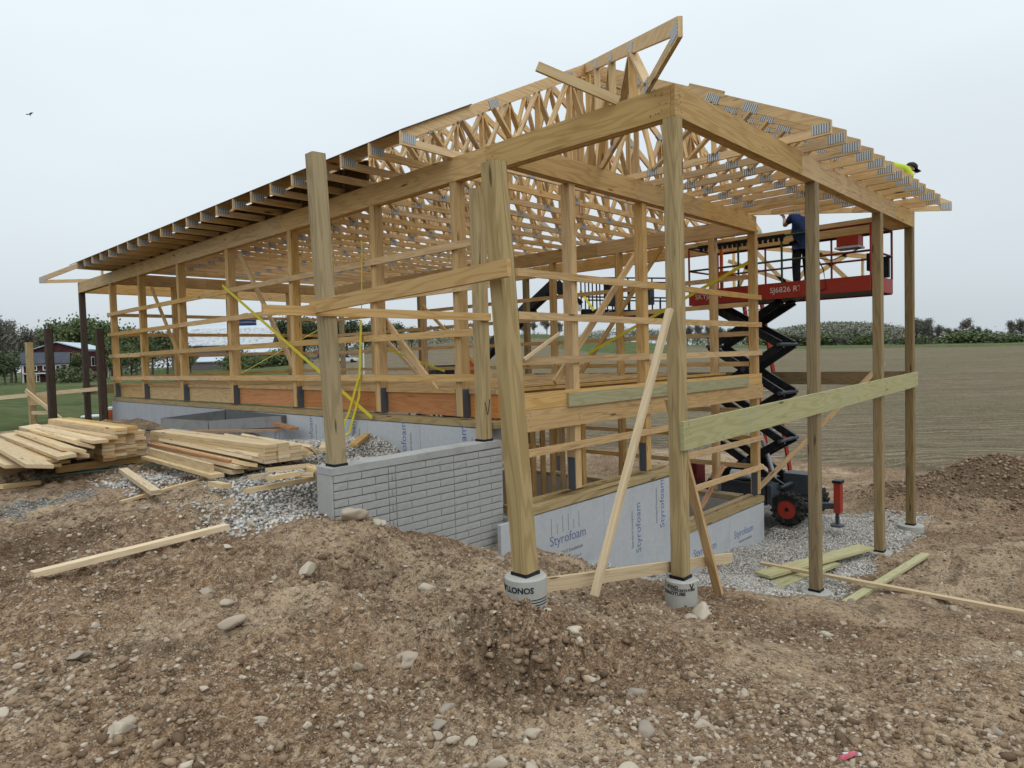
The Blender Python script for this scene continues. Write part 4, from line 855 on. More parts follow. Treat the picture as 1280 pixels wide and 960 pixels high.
lum(atp(265, 585, 2, -3.55), atp(187, 564, 2, -3.54), .04, .09, 'board on edge along the left side of the lumber pile')
lum(atp(272, 595, 2, -3.615), atp(184, 571, 2, -3.61), .14, .038, 'lowest outer board under the one on edge')
lum(atp(292, 577, 2, -3.50), atp(190, 555, 2, -3.49), .12, .038, 'reddish weathered board on the left slope of the lumber pile', None, 'red_pine')
for k, (u0, v0, u1, v1, zz, l) in enumerate([(333, 588, 386, 582, -3.50, 'longest cut off block on top of the scrap wood by the brick wall'), (337, 598, 372, 592, -3.52, 'flat plank offcut in the scrap wood by the brick wall'), (312, 597, 333, 594, -3.58, 'small offcut left of the scrap wood'), (371, 594, 393, 593, -3.54, 'short offcut right side of the scrap wood'), (383, 583, 400, 590, -3.52, 'offcut leaning toward the brick wall end'), (306, 614, 398, 597, -3.62, 'long thin offcut lying in gravel before the scrap wood'), (266, 604, 283, 608, -3.65, 'tiny offcut alone in the gravel')]):
    a = atp(u0, v0, 2, zz); c = atp(u1, v1, 2, zz); lum(a, c, .10 if k != 5 else .05, .045, l, None, 'fresh', (0.1, .1, 1), 'offcut')
def lay(a, c, w, h, label, mat='fresh', dz=0, name='lumber_board', sink=.012):
    """a straight board resting on the high spots of the ground"""
    a = Vector((a[0], a[1], 0)); c = Vector((c[0], c[1], 0)); ts = np.linspace(0, 1, 60); side = Vector((-(c - a).y, (c - a).x, 0)).normalized() * w * .4
    g = np.max([ground_z(a.x + (c.x - a.x) * ts + side.x * k, a.y + (c.y - a.y) * ts + side.y * k) for k in (-1, 0, 1)], 0)
    fit = np.polyfit(ts, g, 1); up = np.max(g - np.polyval(fit, ts)); a.z = fit[1] + up + h / 2 - sink + dz; c.z = fit[0] + fit[1] + up + h / 2 - sink + dz
    return lum(a, c, w, h, label, None, mat, (0, 0, 1), name)
def ground_board(u0, v0, u1, v1, z, w, h, label, mat='fresh', dz=0):
    a = atp(u0, v0, 2, z); c = atp(u1, v1, 2, z)
    return lay(a, c, w, h, label, mat, dz)
lay((-4.60, 2.36), (-3.2, 2.49), .085, .042, 'long pale stud lying alone on the dirt at the left')
ground_board(0, 607, 47, 598, -3.70, .09, .045, 'pale board end on the dirt in front of the fanned heap')
ground_board(154, 591, 195, 615, -3.68, .09, .045, 'short pale stud on dirt between the two lumber piles', dz=.04)
ground_board(150, 618, 258, 598, -3.70, .05, .025, 'thin split lath under the short pale stud')
lay((4.28, 1.1), (3.95, -3.2), .085, .04, 'long narrow stud on edge running across the dirt at the right')
lay((3.35, -.40), (6.75, -.56), .12, .04, 'pale plank crossing under the long narrow stud', 'treated_pale', -.01)
lum((3.05, .72, -5.755), (5.3, .42, -5.80), .26, .04, 'lower of two wide treated planks on the gravel', None, 'treated_pale', name='treated_plank'); lum((3.75, .86, -5.69), (6.38, .22, -5.76), .26, .04, 'upper of two wide treated planks leading to the second pier', None, 'treated_pale', name='treated_plank')
lum((-1.86, .19, -4.20), (1.38, .19, -4.75), .038, .105, 'batten on edge across the dirt behind the corner post', None, 'fresh')
lum((8.9, 1.2, -6.0), (11.4, .9, -6.12), .10, .04, 'dark wet board on the ground by the lift outrigger', None, 'dark_post'); lum((8.6, .95, -5.97), (10.4, .62, -6.03), .08, .035, 'short pale board beside the dark wet board', None, 'frame')
lum((-.52, 1.2, .375), (.03, .63, .02), .038, .09, 'loose pale stud lying across the hip truss and the header', None, 'fresh')
M['wellin'] = plain('shaded stained concrete', (0.15, 0.15, 0.145), .9, 0, .5, 4, (0.08, 0.08, 0.078), .4)  # wet stains plus the shade inside the well, painted into the colour
lum((2.66, 1.28, 1.072), (2.66, .80, .832), .038, .04, 'short offcut lying on top of the first jack truss', None, 'frame', (0, 0, 1), 'offcut')
# tilted concrete window well
ww = thing('window_well', (-.6, 8.8, -3.6), 'grey concrete window well frame tilted against the foundation wall', 'window well')
q4 = [Vector((-.06, 7.35, -3.325)), Vector((-.06, 9.5, -3.30)), atp(203, 522.5, 2, -3.5), atp(262, 526, 2, -3.52)]
for k in range(4):
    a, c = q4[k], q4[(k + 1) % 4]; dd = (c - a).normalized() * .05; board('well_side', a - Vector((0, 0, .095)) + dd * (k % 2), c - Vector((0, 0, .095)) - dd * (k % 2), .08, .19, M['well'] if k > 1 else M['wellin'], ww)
tag(MB().tube([atp(184, 537, 2, -3.62), atp(200, 539, 2, -3.62), atp(222, 540, 2, -3.62)], .03, 8).build('drain_pipe', M['black']), 'short black pipe lying by the window well', 'pipe')
lum((-.25, 6.7, -3.50), (-.15, 7.5, -3.46), .14, .04, 'dark stained board in front of the window well', None, 'red_pine'); lum((-.35, 7.0, -3.53), (-.9, 9.0, -3.6), .14, .04, 'weathered board under the window well', None, 'red_pine')
lum((-.9, 4.05, -3.50), (-.12, 4.9, -3.50), .10, .04, 'brown board on the gravel by the foundation wall', None, 'frame'); lum((-1.35, 4.0, -3.5), (-1.0, 4.5, -3.5), .12, .045, 'short board end behind the tall post', None, 'fresh')
# dark posts and batter boards at the far left
def dpost(u, vt, d, label, mat, w=.17):
    p = at(u, vt, d); zb = gz1(p.x, p.y) - .05; return tag(board('porch_post', (p.x, p.y, zb), (p.x, p.y, p.z), w, w, M[mat], None, (0, 1, 0), .02), label, 'post')
dpost(60, 411, 17.0, 'tall dark brown post left of the squared lumber stack', 'dark_post'); dpost(124, 411, 17.2, 'dark brown post near the far corner of the barn', 'dark_post'); dpost(36, 428, 18.5, 'light treated post with a diagonal brace at the left edge', 'treated')
lum(at(-40, 501, 19), at(123, 486, 19), .04, .11, 'long level rail board nailed to the posts at the left edge', None, 'fresh'); lum(at(32, 488, 18.2), at(80, 527, 17.5), .04, .10, 'diagonal brace running down from the light treated post', None, 'fresh')
lum(at(40, 516, 18), at(62, 516, 18), .04, .09, 'short level cleat on the light treated post', None, 'fresh'); lum(at(38, 500, 18.35), at(62, 500, 18.35), .04, .27, 'wide board section between the light post and the dark post', None, 'frame')
gb = at(118, 523, 21); t = thing('plastic_tub', gb, 'green plastic tub behind the lumber stack', 'tub'); MB().lathe([(.28, -.3), (.34, .0), (.36, .02), (.36, .06)], gb, n=16).build('tub_body', M['greenbox'], t); MB().lathe([(.37, .06), (.35, .10), (.1, .12)], gb, n=16).build('lid', M['white'], t)
ob = at(139, 512, 20); t = thing('water_jug', ob, 'orange cooler jug by the far end of the foundation', 'cooler'); MB().lathe([(.16, -.5), (.18, -.1), (.17, .0)], ob, n=14).build('jug_body', M['orange_paint'], t); MB().lathe([(.18, 0), (.16, .06), (.05, .09)], ob, n=14).build('lid', M['white'], t)
# straps
def ribbon(name, pts, w, mat, label, across=(0, 1, 0), cat='strap'):
    mb = MB(); pts = [Vector(p) for p in pts]
    for p, q_ in zip(pts[:-1], pts[1:]): mb.board(p, q_, .004, w, across)
    return tag(mb.build(name, mat), label, cat)
ribbon('ratchet_strap', [(-.062, 9.5, -.96), (-.066, 6.18, -2.60), (-.062, 4.84, -3.26)], .055, M['yellow'], 'yellow strap slanting down the left wall past the tall post')
ribbon('ratchet_strap', [(-.062, 4.93, -.75), (-.07, 5.0, -1.85)], .02, M['yellow'], 'thin upper run of the hanging yellow strap below the header')
ribbon('ratchet_strap', [(-.07, 5.01, -1.87), (-.066, 5.10, -2.60), (-.062, 5.14, -2.96), (-.10, 5.38, -3.50), (-.25, 5.45, -3.58)], .05, M['yellow'], 'broad lower run of the hanging yellow strap reaching the gravel')
ribbon('ratchet_strap', [(-.09, 5.10, -2.70), (-.10, 5.35, -3.18), (-.14, 5.55, -3.52)], .045, M['yellow'], 'short loose yellow strap tail beside the hanging strap')
ribbon('ratchet_strap', [atp(735, 442, 0, 6.45), atp(935, 328, 0, 6.45)], .06, M['yellow'], 'yellow strap slanting across the far wall below the lift')
ribbon('ratchet_strap', [atp(292, 472, 1, 16.2), atp(398, 412, 1, 16.2)], .07, M['yellow'], 'yellow strap slanting across the far end wall on the left')
ribbon('ratchet_strap', [atp(478, 434, 0, 6.45), atp(556, 464, 0, 6.45)], .06, M['yellow'], 'yellow strap on the far wall sloping down to the right')
ribbon('ratchet_strap', [at(-20, 574, 9.4), at(20, 558, 10.2), at(72, 545, 11.1)], .02, M['strapblk'], 'thin dark band drawn over the fanned plank heap')
pts = [atp(u, v, 2, -3.72) for u, v in ((40, 594), (90, 588), (140, 583), (200, 577))]
for k, dy in enumerate((0, .16)):
    mb = MB(); pp = []
    for p in pts:
        for s_ in (0,): pp.append(Vector((p.x, p.y - dy, gz1(p.x, p.y - dy) + .025)))
    mb.tube(pp, .012, 6); tag(mb.build('strap', M['netting']), ['green strap trailing on the ground before the lumber stacks, farther one', 'green strap trailing on the ground before the lumber stacks, nearer one'][k], 'strap')
ps = at(463, 497, 10.2); t = thing('ratchet_buckle', ps, 'white and black ratchet buckle hanging on the yellow strap', 'buckle'); board('handle', ps, ps + Vector((-.06, -.16, .10)), .05, .05, M['black'], t); board('frame', ps + Vector((.03, .10, -.07)), ps, .05, .06, M['white'], t)
wp = Vector((-2.78, -2.3, 0)); wp.z = gz1(wp.x, wp.y) + .012; t = thing('wrapper', wp, 'crumpled pink and white wrapper on the dirt at the lower right', 'litter')
mb = MB(); mb.board(wp + Vector((-.03, .015, .004)), wp + Vector((.035, -.02, .012)), .022, .010, (0, .3, 1)); mb.board(wp + Vector((-.045, .02, .01)), wp + Vector((-.02, .008, .0)), .018, .006, (.4, .2, 1)); mb.build('foil', M['pink'], t); mb = MB(); mb.board(wp + Vector((.0, .018, .008)), wp + Vector((.05, -.035, .004)), .012, .008, (.3, 0, 1)); mb.build('paper', M['white'], t)

# ================================================================== people
def skin_mesh(name, joints, edges, mat, parent, sub=2):
    keys = list(joints); me = bpy.data.meshes.new(name); base = Vector(joints[keys[0]][0]); me.from_pydata([Vector(joints[k][0]) - base for k in keys], [(keys.index(a), keys.index(c)) for a, c in edges], [])
    o = bpy.data.objects.new(name, me); link(o, parent, base); md = o.modifiers.new('skin', 'SKIN'); sv = me.skin_vertices[0].data
    for i_, k in enumerate(keys): r_ = joints[k][1]; sv[i_].radius = (r_, r_) if isinstance(r_, (int, float)) else r_; sv[i_].use_root = (i_ == 0)
    s_ = o.modifiers.new('sub', 'SUBSURF'); s_.levels = sub; s_.render_levels = sub
    dg = bpy.context.evaluated_depsgraph_get(); m2 = bpy.data.meshes.new_from_object(o.evaluated_get(dg)); o.modifiers.clear(); o.data = m2; bpy.data.meshes.remove(me); m2.name = name
    m2.materials.clear(); m2.materials.append(mat); m2.polygons.foreach_set('use_smooth', [True] * len(m2.polygons)); return o
def hand(J, E, name, w, dirv, side, s=1.0):
    """palm and five fingers growing from a wrist joint"""
    d = Vector(dirv).normalized(); sd_ = d.cross(Vector(side)).normalized(); n_ = sd_.cross(d); p = Vector(J[w][0])
    J[name + 'palm'] = (p + d * .06, .026); E.append((w, name + 'palm'))
    for k, (o_, l) in enumerate(((-.030, .07), (-.010, .08), (.010, .075), (.028, .06))):
        a = p + d * .095 + sd_ * o_; J[f'{name}f{k}a'] = (a, .010); J[f'{name}f{k}b'] = (a + d * l * .6 - n_ * .018, .009); J[f'{name}f{k}c'] = (a + d * l * .75 - n_ * .05, .008)
        E += [(name + 'palm', f'{name}f{k}a'), (f'{name}f{k}a', f'{name}f{k}b'), (f'{name}f{k}b', f'{name}f{k}c')]
    a = p + d * .04 - sd_ * .045; J[name + 'ta'] = (a, .011); J[name + 'tb'] = (a + d * .05 - n_ * .02 - sd_ * .01, .009); E += [(name + 'palm', name + 'ta'), (name + 'ta', name + 'tb')]
def head_parts(t, c, fwd, hat):
    """ears, nose, eyes and cap on a head centred at c"""
    f_ = Vector(fwd).normalized(); s_ = f_.cross(Vector((0, 0, 1))).normalized(); u_ = s_.cross(f_)
    mb = MB(); mb.lathe([(.012, 0), (.004, .03)], c + f_ * .095 - u_ * .01, f_, 8)
    for k in (-1, 1): mb.lathe([(.028, 0), (.02, .015)], c + s_ * .072 * k - u_ * .01, s_ * k, 8)
    mb.build('face', M['skin'], t)
    mb = MB()
    for k in (-1, 1): mb.lathe([(.011, 0), (.004, .006)], c + f_ * .093 + s_ * .032 * k + u_ * .012, f_, 8)
    mb.board(c + f_ * .096 - u_ * .052 - s_ * .022, c + f_ * .096 - u_ * .052 + s_ * .022, .006, .007, f_); mb.build('eyes_and_mouth', M['cap'], t)
    mb = MB(); mb.lathe([(.104, .0), (.106, .03), (.092, .07), (.05, .10), (.008, .108)], c + u_ * .025 - f_ * .005, u_, 18); mb.prism([(-.07, .06), (.07, .06), (.055, .17), (-.055, .17)], c + u_ * .035, s_, f_, .012)
    mb.build('cap', M[hat], t)
# worker on the lift, back to the camera, arms raised to the roof
P0 = Vector((7.78, 1.72, -1.30)); F = Vector((.72, .69, 0)); S = Vector((.69, -.72, 0))
t = thing('person', P0, 'worker in a blue shirt and dark trousers standing on the red lift', 'person')
q = lambda f_, s_, z_: P0 + (F * f_ + S * s_ + Vector((0, 0, z_))) * .96
J = {'pelvis': (q(0, 0, .95), (.15, .11)), 'waist': (q(0, 0, 1.12), (.145, .105)), 'chest': (q(-.01, 0, 1.34), (.165, .12)), 'neck': (q(.02, 0, 1.52), .058), 'head': (q(.05, 0, 1.62), (.085, .09)), 'top': (q(.06, 0, 1.74), (.08, .085))}
E = [('pelvis', 'waist'), ('waist', 'chest'), ('chest', 'neck'), ('neck', 'head'), ('head', 'top')]
for k, s_ in (('l', -1), ('r', 1)):
    J.update({k + 'sh': (q(0, .2 * s_, 1.44), .062), k + 'el': (q(.18, .27 * s_, 1.30 + .12 * (s_ > 0)), .045), k + 'wr': (q(.36, .2 * s_, 1.46 + .1 * (s_ > 0)), .03), k + 'hip': (q(0, .09 * s_, .88), .088), k + 'kn': (q(.03, .11 * s_, .5), .06), k + 'an': (q(-.02, .12 * s_, .09), .045), k + 'toe': (q(.15, .14 * s_, .04), .04)})
    E += [('chest', k + 'sh'), (k + 'sh', k + 'el'), (k + 'el', k + 'wr'), ('pelvis', k + 'hip'), (k + 'hip', k + 'kn'), (k + 'kn', k + 'an'), (k + 'an', k + 'toe')]
    hand(J, E, k, k + 'wr', F * .5 + Vector((0, 0, .8)), S)
skin_mesh('body', J, E, M['skin'], t)
g = .035; ks = ['pelvis', 'waist', 'chest', 'lsh', 'rsh']; Sh = {k: (J[k][0], tuple(r_ + g for r_ in J[k][1]) if isinstance(J[k][1], tuple) else J[k][1] + g) for k in ks}; Sh['hem'] = (J['pelvis'][0] + (J['pelvis'][0] - J['waist'][0]) * .7, (.175, .14))
for k in 'lr': Sh[k + 'sl'] = (J[k + 'sh'][0].lerp(J[k + 'el'][0], .75), .075)
skin_mesh('shirt', Sh, [('hem', 'pelvis'), ('pelvis', 'waist'), ('waist', 'chest'), ('chest', 'lsh'), ('chest', 'rsh'), ('lsh', 'lsl'), ('rsh', 'rsl')], M['navy'], t)
Tr_ = {'pelvis': (J['pelvis'][0], (.165, .125))}
for k in 'lr': Tr_.update({k + 'hip': (J[k + 'hip'][0], .105), k + 'kn': (J[k + 'kn'][0], .083), k + 'an': (J[k + 'an'][0], .073)})
skin_mesh('trousers', Tr_, [('pelvis', 'lhip'), ('pelvis', 'rhip'), ('lhip', 'lkn'), ('rhip', 'rkn'), ('lkn', 'lan'), ('rkn', 'ran')], M['darkcloth'], t)
for k in 'lr': skin_mesh('boot', {'a': (J[k + 'an'][0], .062), 'h': (J[k + 'an'][0] - Vector((0, 0, .04)), .055), 't': (J[k + 'toe'][0], .05)}, [('a', 'h'), ('h', 't')], M['cap'], t)
head_parts(t, q(.06, 0, 1.66), F, 'cap')
# worker kneeling on the jack trusses at the eave
P1 = Vector((8.54, .36, .22)); F = Vector((.75, -.66, 0)); S = Vector((-.66, -.75, 0))
t = thing('person', P1, 'worker in a yellow high visibility shirt and dark cap kneeling on the roof edge', 'person')
q = lambda f_, s_, z_: P1 + F * f_ + S * s_ + Vector((0, 0, z_))
J = {'pelvis': (q(-.25, 0, .52), (.14, .12)), 'waist': (q(-.10, 0, .58), (.14, .11)), 'chest': (q(.12, 0, .60), (.16, .12)), 'neck': (q(.27, 0, .61), .058), 'head': (q(.35, 0, .61), (.085, .085)), 'top': (q(.42, 0, .65), (.08, .08))}
E = [('pelvis', 'waist'), ('waist', 'chest'), ('chest', 'neck'), ('neck', 'head'), ('head', 'top')]
for k, s_ in (('l', -1), ('r', 1)):
    J.update({k + 'sh': (q(.17, .19 * s_, .56), .06), k + 'el': (q(.25, .23 * s_, .3), .045), k + 'wr': (q(.36, .14 * s_, .1), .03), k + 'hip': (q(-.25, .09 * s_, .47), .088), k + 'kn': (q(-.08, .13 * s_, .03), .06), k + 'an': (q(-.46, .13 * s_, .02), .045), k + 'toe': (q(-.56, .13 * s_, -.04), .04)})
    E += [('chest', k + 'sh'), (k + 'sh', k + 'el'), (k + 'el', k + 'wr'), ('pelvis', k + 'hip'), (k + 'hip', k + 'kn'), (k + 'kn', k + 'an'), (k + 'an', k + 'toe')]
    hand(J, E, k, k + 'wr', F * .6 + Vector((0, 0, -.5)), S)
skin_mesh('body', J, E, M['skin'], t)
Sh = {k: (J[k][0], tuple(r_ + g for r_ in J[k][1]) if isinstance(J[k][1], tuple) else J[k][1] + g) for k in ks}; Sh['hem'] = (J['pelvis'][0] + (J['pelvis'][0] - J['waist'][0]) * .7, (.175, .14))
for k in 'lr': Sh[k + 'sl'] = (J[k + 'sh'][0].lerp(J[k + 'el'][0], .75), .07)
skin_mesh('shirt', Sh, [('hem', 'pelvis'), ('pelvis', 'waist'), ('waist', 'chest'), ('chest', 'lsh'), ('chest', 'rsh'), ('lsh', 'lsl'), ('rsh', 'rsl')], M['hivis'], t)
Tr_ = {'pelvis': (J['pelvis'][0], (.16, .14))}
for k in 'lr': Tr_.update({k + 'hip': (J[k + 'hip'][0], .105), k + 'kn': (J[k + 'kn'][0], .083), k + 'an': (J[k + 'an'][0], .07)})
skin_mesh('trousers', Tr_, [('pelvis', 'lhip'), ('pelvis', 'rhip'), ('lhip', 'lkn'), ('rhip', 'rkn'), ('lkn', 'lan'), ('rkn', 'ran')], M['darkcloth'], t)
head_parts(t, q(.39, 0, .61), F + Vector((0, 0, -.5)), 'cap')

# ================================================================== scissor lift
sl = thing('scissor_lift', (10.1, 3.9, -6.4), 'raised red scissor lift with black scissor arms beside the barn', 'scissor lift')
def tyre(parent, c, ax, r, w, rim='red', lug=18):
    c = Vector(c); ax = Vector(ax)
    o = MB().lathe([(r * .58, -w / 2), (r * .9, -w / 2), (r * .985, -w * .38), (r, -w * .2), (r, w * .2), (r * .985, w * .38), (r * .9, w / 2), (r * .58, w / 2)], c, ax, 36, 0, False).build('wheel', M['tyre'], parent)
    mb = MB(); a = ax.orthogonal().normalized(); b_ = ax.cross(a)
    for k in range(lug):
        for s_ in (-1, 1):
            th = 2 * math.pi * (k + .5 * (s_ > 0)) / lug; rd = a * math.cos(th) + b_ * math.sin(th); tg = -a * math.sin(th) + b_ * math.cos(th)
            mb.board(c + rd * r + ax * .02 * s_, c + rd * (r * .985) + ax * w * .5 * s_ + tg * r * .13, .05 * r / .35, .05 * r / .35, rd)
    mb.build('tread', M['tyre'], o)
    mb = MB().lathe([(r * .6, -w * .45), (r * .56, -w * .40), (r * .3, -w * .22), (r * .28, -w * .3), (.02, -w * .32)], c, ax, 30); mb.build('rim', M[rim], o)
    MB().lathe([(r * .16, -w * .42), (r * .12, -w * .5), (.01, -w * .5)], c, ax, 12).build('hub', M['black'], o)
for wy in (2.72, 5.0):
    for wx, sg in ((9.55, 1), (10.72, -1)): tyre(sl, (wx, wy, -6.04), (sg, 0, 0), .355, .28)
mb = MB(); mb.box((9.78, 2.35, -6.06), (10.5, 5.35, -5.86)); mb.box((9.7, 2.62, -6.12), (10.6, 2.82, -5.96)); mb.box((9.7, 4.9, -6.12), (10.6, 5.1, -5.96)); mb.build('chassis', M['black'], sl)
mb = MB(); mb.box((9.38, 3.18, -6.0), (9.76, 4.55, -5.56)); mb.box((9.36, 3.16, -5.56), (9.77, 4.57, -5.50)); mb.box((9.4, 3.3, -5.44), (9.7, 3.9, -5.42)); mb.build('engine_tray', M['dgrey'], sl)
mb = MB(); mb.box((9.37, 3.04, -5.96), (9.80, 3.14, -5.52)); mb.build('side_cover', M['dgrey'], sl); box('side_cover', (10.3, 2.5, -5.86), (10.72, 3.19, -5.40), M['dgrey'], sl); box('side_cover', (10.52, 3.2, -6.0), (10.9, 4.6, -5.55), M['dgrey'], sl)
MB().lathe([(.12, 0), (.12, .5), (.05, .52)], (9.62, 3.6, -5.40), (0, 1, 0), 16).build('tank', M['paleroof'], sl)
mb = MB(); mb.box((9.6, 5.4, -6.0), (10.6, 5.5, -5.4)); mb.box((9.56, 5.0, -5.75), (9.66, 5.4, -5.2)); mb.build('rear_frame', M['dred'], sl)
for wx in (9.62,):
    mb = MB(); mb.board((wx, 2.5, -5.95), (wx, 1.72, -5.86), .12, .12); mb.board((wx, 1.72, -5.98), (wx, 1.72, -6.27), .06, .06, (0, 1, 0)); mb.lathe([(.14, 0), (.14, .03), (.05, .05)], (wx, 1.72, -6.30), n=14); o = mb.build('outrigger', M['dgrey'], sl)
    mb = MB(); mb.board((wx, 1.70, -6.0), (wx, 1.70, -5.36), .16, .13, (0, 1, 0)); mb.build('outrigger_jack', M['red'], o); box('jack_cap', (wx - .10, 1.61, -5.36), (wx + .10, 1.79, -5.30), M['black'], o)
zl = [-5.62, -4.56, -3.46, -2.34, -1.34]; ya, yb = 2.98, 4.72
for k in range(4):
    for xa, off in ((9.78, 0), (10.42, 0)):
        mb = MB(); z0, z1 = zl[k], zl[k + 1]
        mb.board((xa, ya, z0), (xa, yb, z1), .07, .17); o = mb.build('scissor_arm', M['black'], sl)
        mb = MB(); mb.board((xa + .085, yb, z0), (xa + .085, ya, z1), .07, .17); mb.build('scissor_arm', M['black'], sl)
    for yy, zz in ((ya, zl[k]), (yb, zl[k])): MB().tube([(9.68, yy, zz), (10.6, yy, zz)], .045, 10).build('pin', M['dgrey'], sl)
    MB().tube([(9.7, (ya + yb) / 2, (zl[k] + zl[k + 1]) / 2), (10.58, (ya + yb) / 2, (zl[k] + zl[k + 1]) / 2)], .05, 10).build('pin', M['dgrey'], sl)
MB().tube([(10.1, 3.3, -5.5), (10.1, 3.75, -4.1)], .05, 10).build('hydraulic_ram', M['steel'], sl)
PX0, PX1, PY0, PY1, PZ = 9.40, 10.70, .95, 5.0, -1.12
o = box('platform', (PX0 + .02, PY0 + .02, -1.30), (PX1 - .02, PY1 - .02, PZ), M['dgrey'], sl)
for nm, lo, hi in (('side_panel', (PX0 - .02, 2.1, -1.33), (PX0 + .02, PY1, -.98)), ('side_panel', (PX0 - .045, PY0, -1.31), (PX0 - .021, 2.35, -1.0)), ('side_panel', (PX1 - .02, PY0, -1.33), (PX1 + .02, PY1, -.98)), ('side_panel', (PX0, PY0 - .02, -1.31), (PX1, PY0 + .015, -1.0)), ('side_panel', (PX0, PY1 - .015, -1.33), (PX1, PY1 + .02, -.98))):
    box(nm, lo, hi, M['red'], o)
text_part('print', 'SJ6826 RT', .17, M['white'], o, (PX0 - .0225, 2.66, -1.145), FACE_X, .001); text_part('print', 'SKYJACK', .17, M['white'], o, (PX0 - .0225, 4.5, -1.145), FACE_X, .001)
def rail(pts, mat, r=.024): MB().tube(pts, r, 8).build('guard_rail', mat, sl)
for xx in (PX0, PX1):
    for zz in (.04, -.50):
        rail([(xx, PY0, zz), (xx, 2.2, zz)], M['dred']); rail([(xx, 2.2, zz + .002), (xx, PY1, zz + .002)], M['green_rail'] if xx == PX0 else M['dred'])
    for yy in (PY0, 2.2, 2.75, 3.75, PY1): rail([(xx, yy, -1.0), (xx, yy, .04)], M['green_rail'] if 2 < yy < 4 and xx == PX0 else M['red'])
for yy in (PY0, PY1):
    for zz in (.04, -.50): rail([(PX0, yy, zz), (PX1, yy, zz)], M['dred'])
mb = MB()
for k in range(17): mb.box((PX0 - .03, 2.72 + k * .12, -.07), (PX0 + .03, 2.78 + k * .12, .01))
mb.box((PX0 - .035, 2.68, .005), (PX0 + .035, 4.74, .075)); mb.build('rail_pad', M['black'], sl)
mb = MB(); mb.box((PX0 + .03, 1.2, -.36), (PX0 + .33, 1.62, -.14)); mb.build('control_box', M['red'], sl); box('control_panel', (PX0 + .0, 1.18, -.40), (PX0 + .36, 1.65, -.362), M['paleroof'], sl)
box('manual_box', (PX1 - .12, PY0 + .03, -.95), (PX1 - .02, PY0 + .35, -.5), M['black'], sl); box('power_box', (PX0 + .05, PY0 + .02, -.9), (PX0 + .5, PY0 + .10, -.55), M['black'], sl)
MB().tube([(PX0 - .02, 2.0, -.5), (PX0 - .06, 1.85, -.8), (PX0 - .05, 1.8, -1.2), (PX0 - .02, 2.5, -1.45), (9.6, 3.0, -1.5)], .012, 6).build('cable', M['black'], sl)
MB().tube([(PX0 + .2, 1.2, -.4), (PX0, 1.7, -.62), (PX0, 2.1, -.5)], .012, 6).build('cable', M['black'], sl)
mb = MB(); mb.box((PX0 + .25, 4.15, -.72), (PX0 + .5, 4.6, -.55)); mb.board((PX0 + .38, 4.38, -1.1), (PX0 + .38, 4.38, .05), .06, .06, (0, 1, 0)); mb.board((PX0 + .38, 4.15, -.6), (PX0 + .38, 3.95, -.75), .05, .08); mb.build('saw_stand', M['orange_paint'], sl)
sl.scale = (1.0, .86, .86); sl.location = (7.99, 2.908, -5.848)  # lift scaled about the camera; only its width keeps the original size
# ladder
ld = thing('extension_ladder', at(975, 600, 16.3), 'red fibreglass extension ladder leaning up to the lift platform', 'ladder')
b0, b1, t0, t1 = at(969, 628, 16.9), at(994, 626, 16.7), at(927, 362, 16.2), at(949, 361, 16.0)
for a, c in ((b0, t0), (b1, t1)): board('rail', a, c, .05, .09, M['red'], ld)
for k in range(16): f_ = (k + .5) / 16; MB().tube([b0.lerp(t0, f_), b1.lerp(t1, f_)], .017, 6).build('rung', M['white'], ld)
# spare truss standing behind the lift
sp_ = thing('roof_truss', (11.3, 3.2, -1.1), 'pale spare roof truss standing upright behind the lift platform', 'truss')
def spm(a, c, nm='web', h=.10): board(nm, (11.3, a[0], a[1]), (11.3, c[0], c[1]), .038, h, M['truss'], sp_)
spm((1.2, -1.0), (5.6, -1.0), 'bottom_chord', .11); spm((1.4, -.42), (5.4, .42), 'top_chord', .11)
for a, c in (((1.9, -.95), (2.6, -.2)), ((2.6, -.2), (3.3, -.95)), ((3.3, -.95), (4.2, .1)), ((4.2, .1), (4.7, -.95)), ((4.75, -.95), (4.75, .3)), ((1.65, -.95), (1.65, -.4)), ((3.0, -.95), (4.9, -.1)), ((2.0, -.3), (3.2, -.95))): spm(a, c)
# ================================================================== telehandler beyond the far wall
th = thing('telehandler', (11.6, 16.0, gz1(11.6, 16.0)), 'orange and black telehandler with a raised black work platform beyond the far wall', 'telehandler')
A = Vector((11.9, 16.8, 0)); dv = Vector((-.33, -.944, 0)).normalized(); sv_ = Vector((dv.y, -dv.x, 0)); gz_ = gz1(11.6, 16.0) + .05
tp = lambda f_, s_, z_: Vector((A.x, A.y, gz_)) + dv * f_ + sv_ * s_ + Vector((0, 0, z_))
for f_ in (-.9, 1.9):
    for s_ in (-1.0, 1.0): tyre(th, tp(f_, s_, .6), sv_ * (-1 if s_ > 0 else 1), .6, .42, 'white', 16)
mb = MB(); mb.board(tp(-1.7, 0, .95), tp(2.6, 0, .95), 1.3, .55); mb.build('chassis', M['black'], th)
mb = MB(); mb.board(tp(-1.9, -.55, 1.5), tp(.4, -.55, 1.45), .8, .75); mb.board(tp(-2.1, .1, 1.9), tp(-1.0, .1, 1.9), .5, .7); mb.build('engine_hood', M['orange_paint'], th)
mb = MB(); mb.board(tp(-.1, .62, 1.1), tp(1.4, .62, 1.1), .8, .7); mb.build('cab_base', M['orange_paint'], th)
mb = MB(); mb.board(tp(.0, .62, 1.9), tp(1.2, .62, 1.9), .76, .9); mb.build('cab_glass', M['glass'], th); mb = MB(); mb.board(tp(-.1, .62, 2.38), tp(1.3, .62, 2.38), .84, .08); mb.build('cab_roof', M['black'], th)
B0 = at(598, 452, 24.4); B1 = at(664, 383, 20.6); B2 = at(694, 355, 19.6)
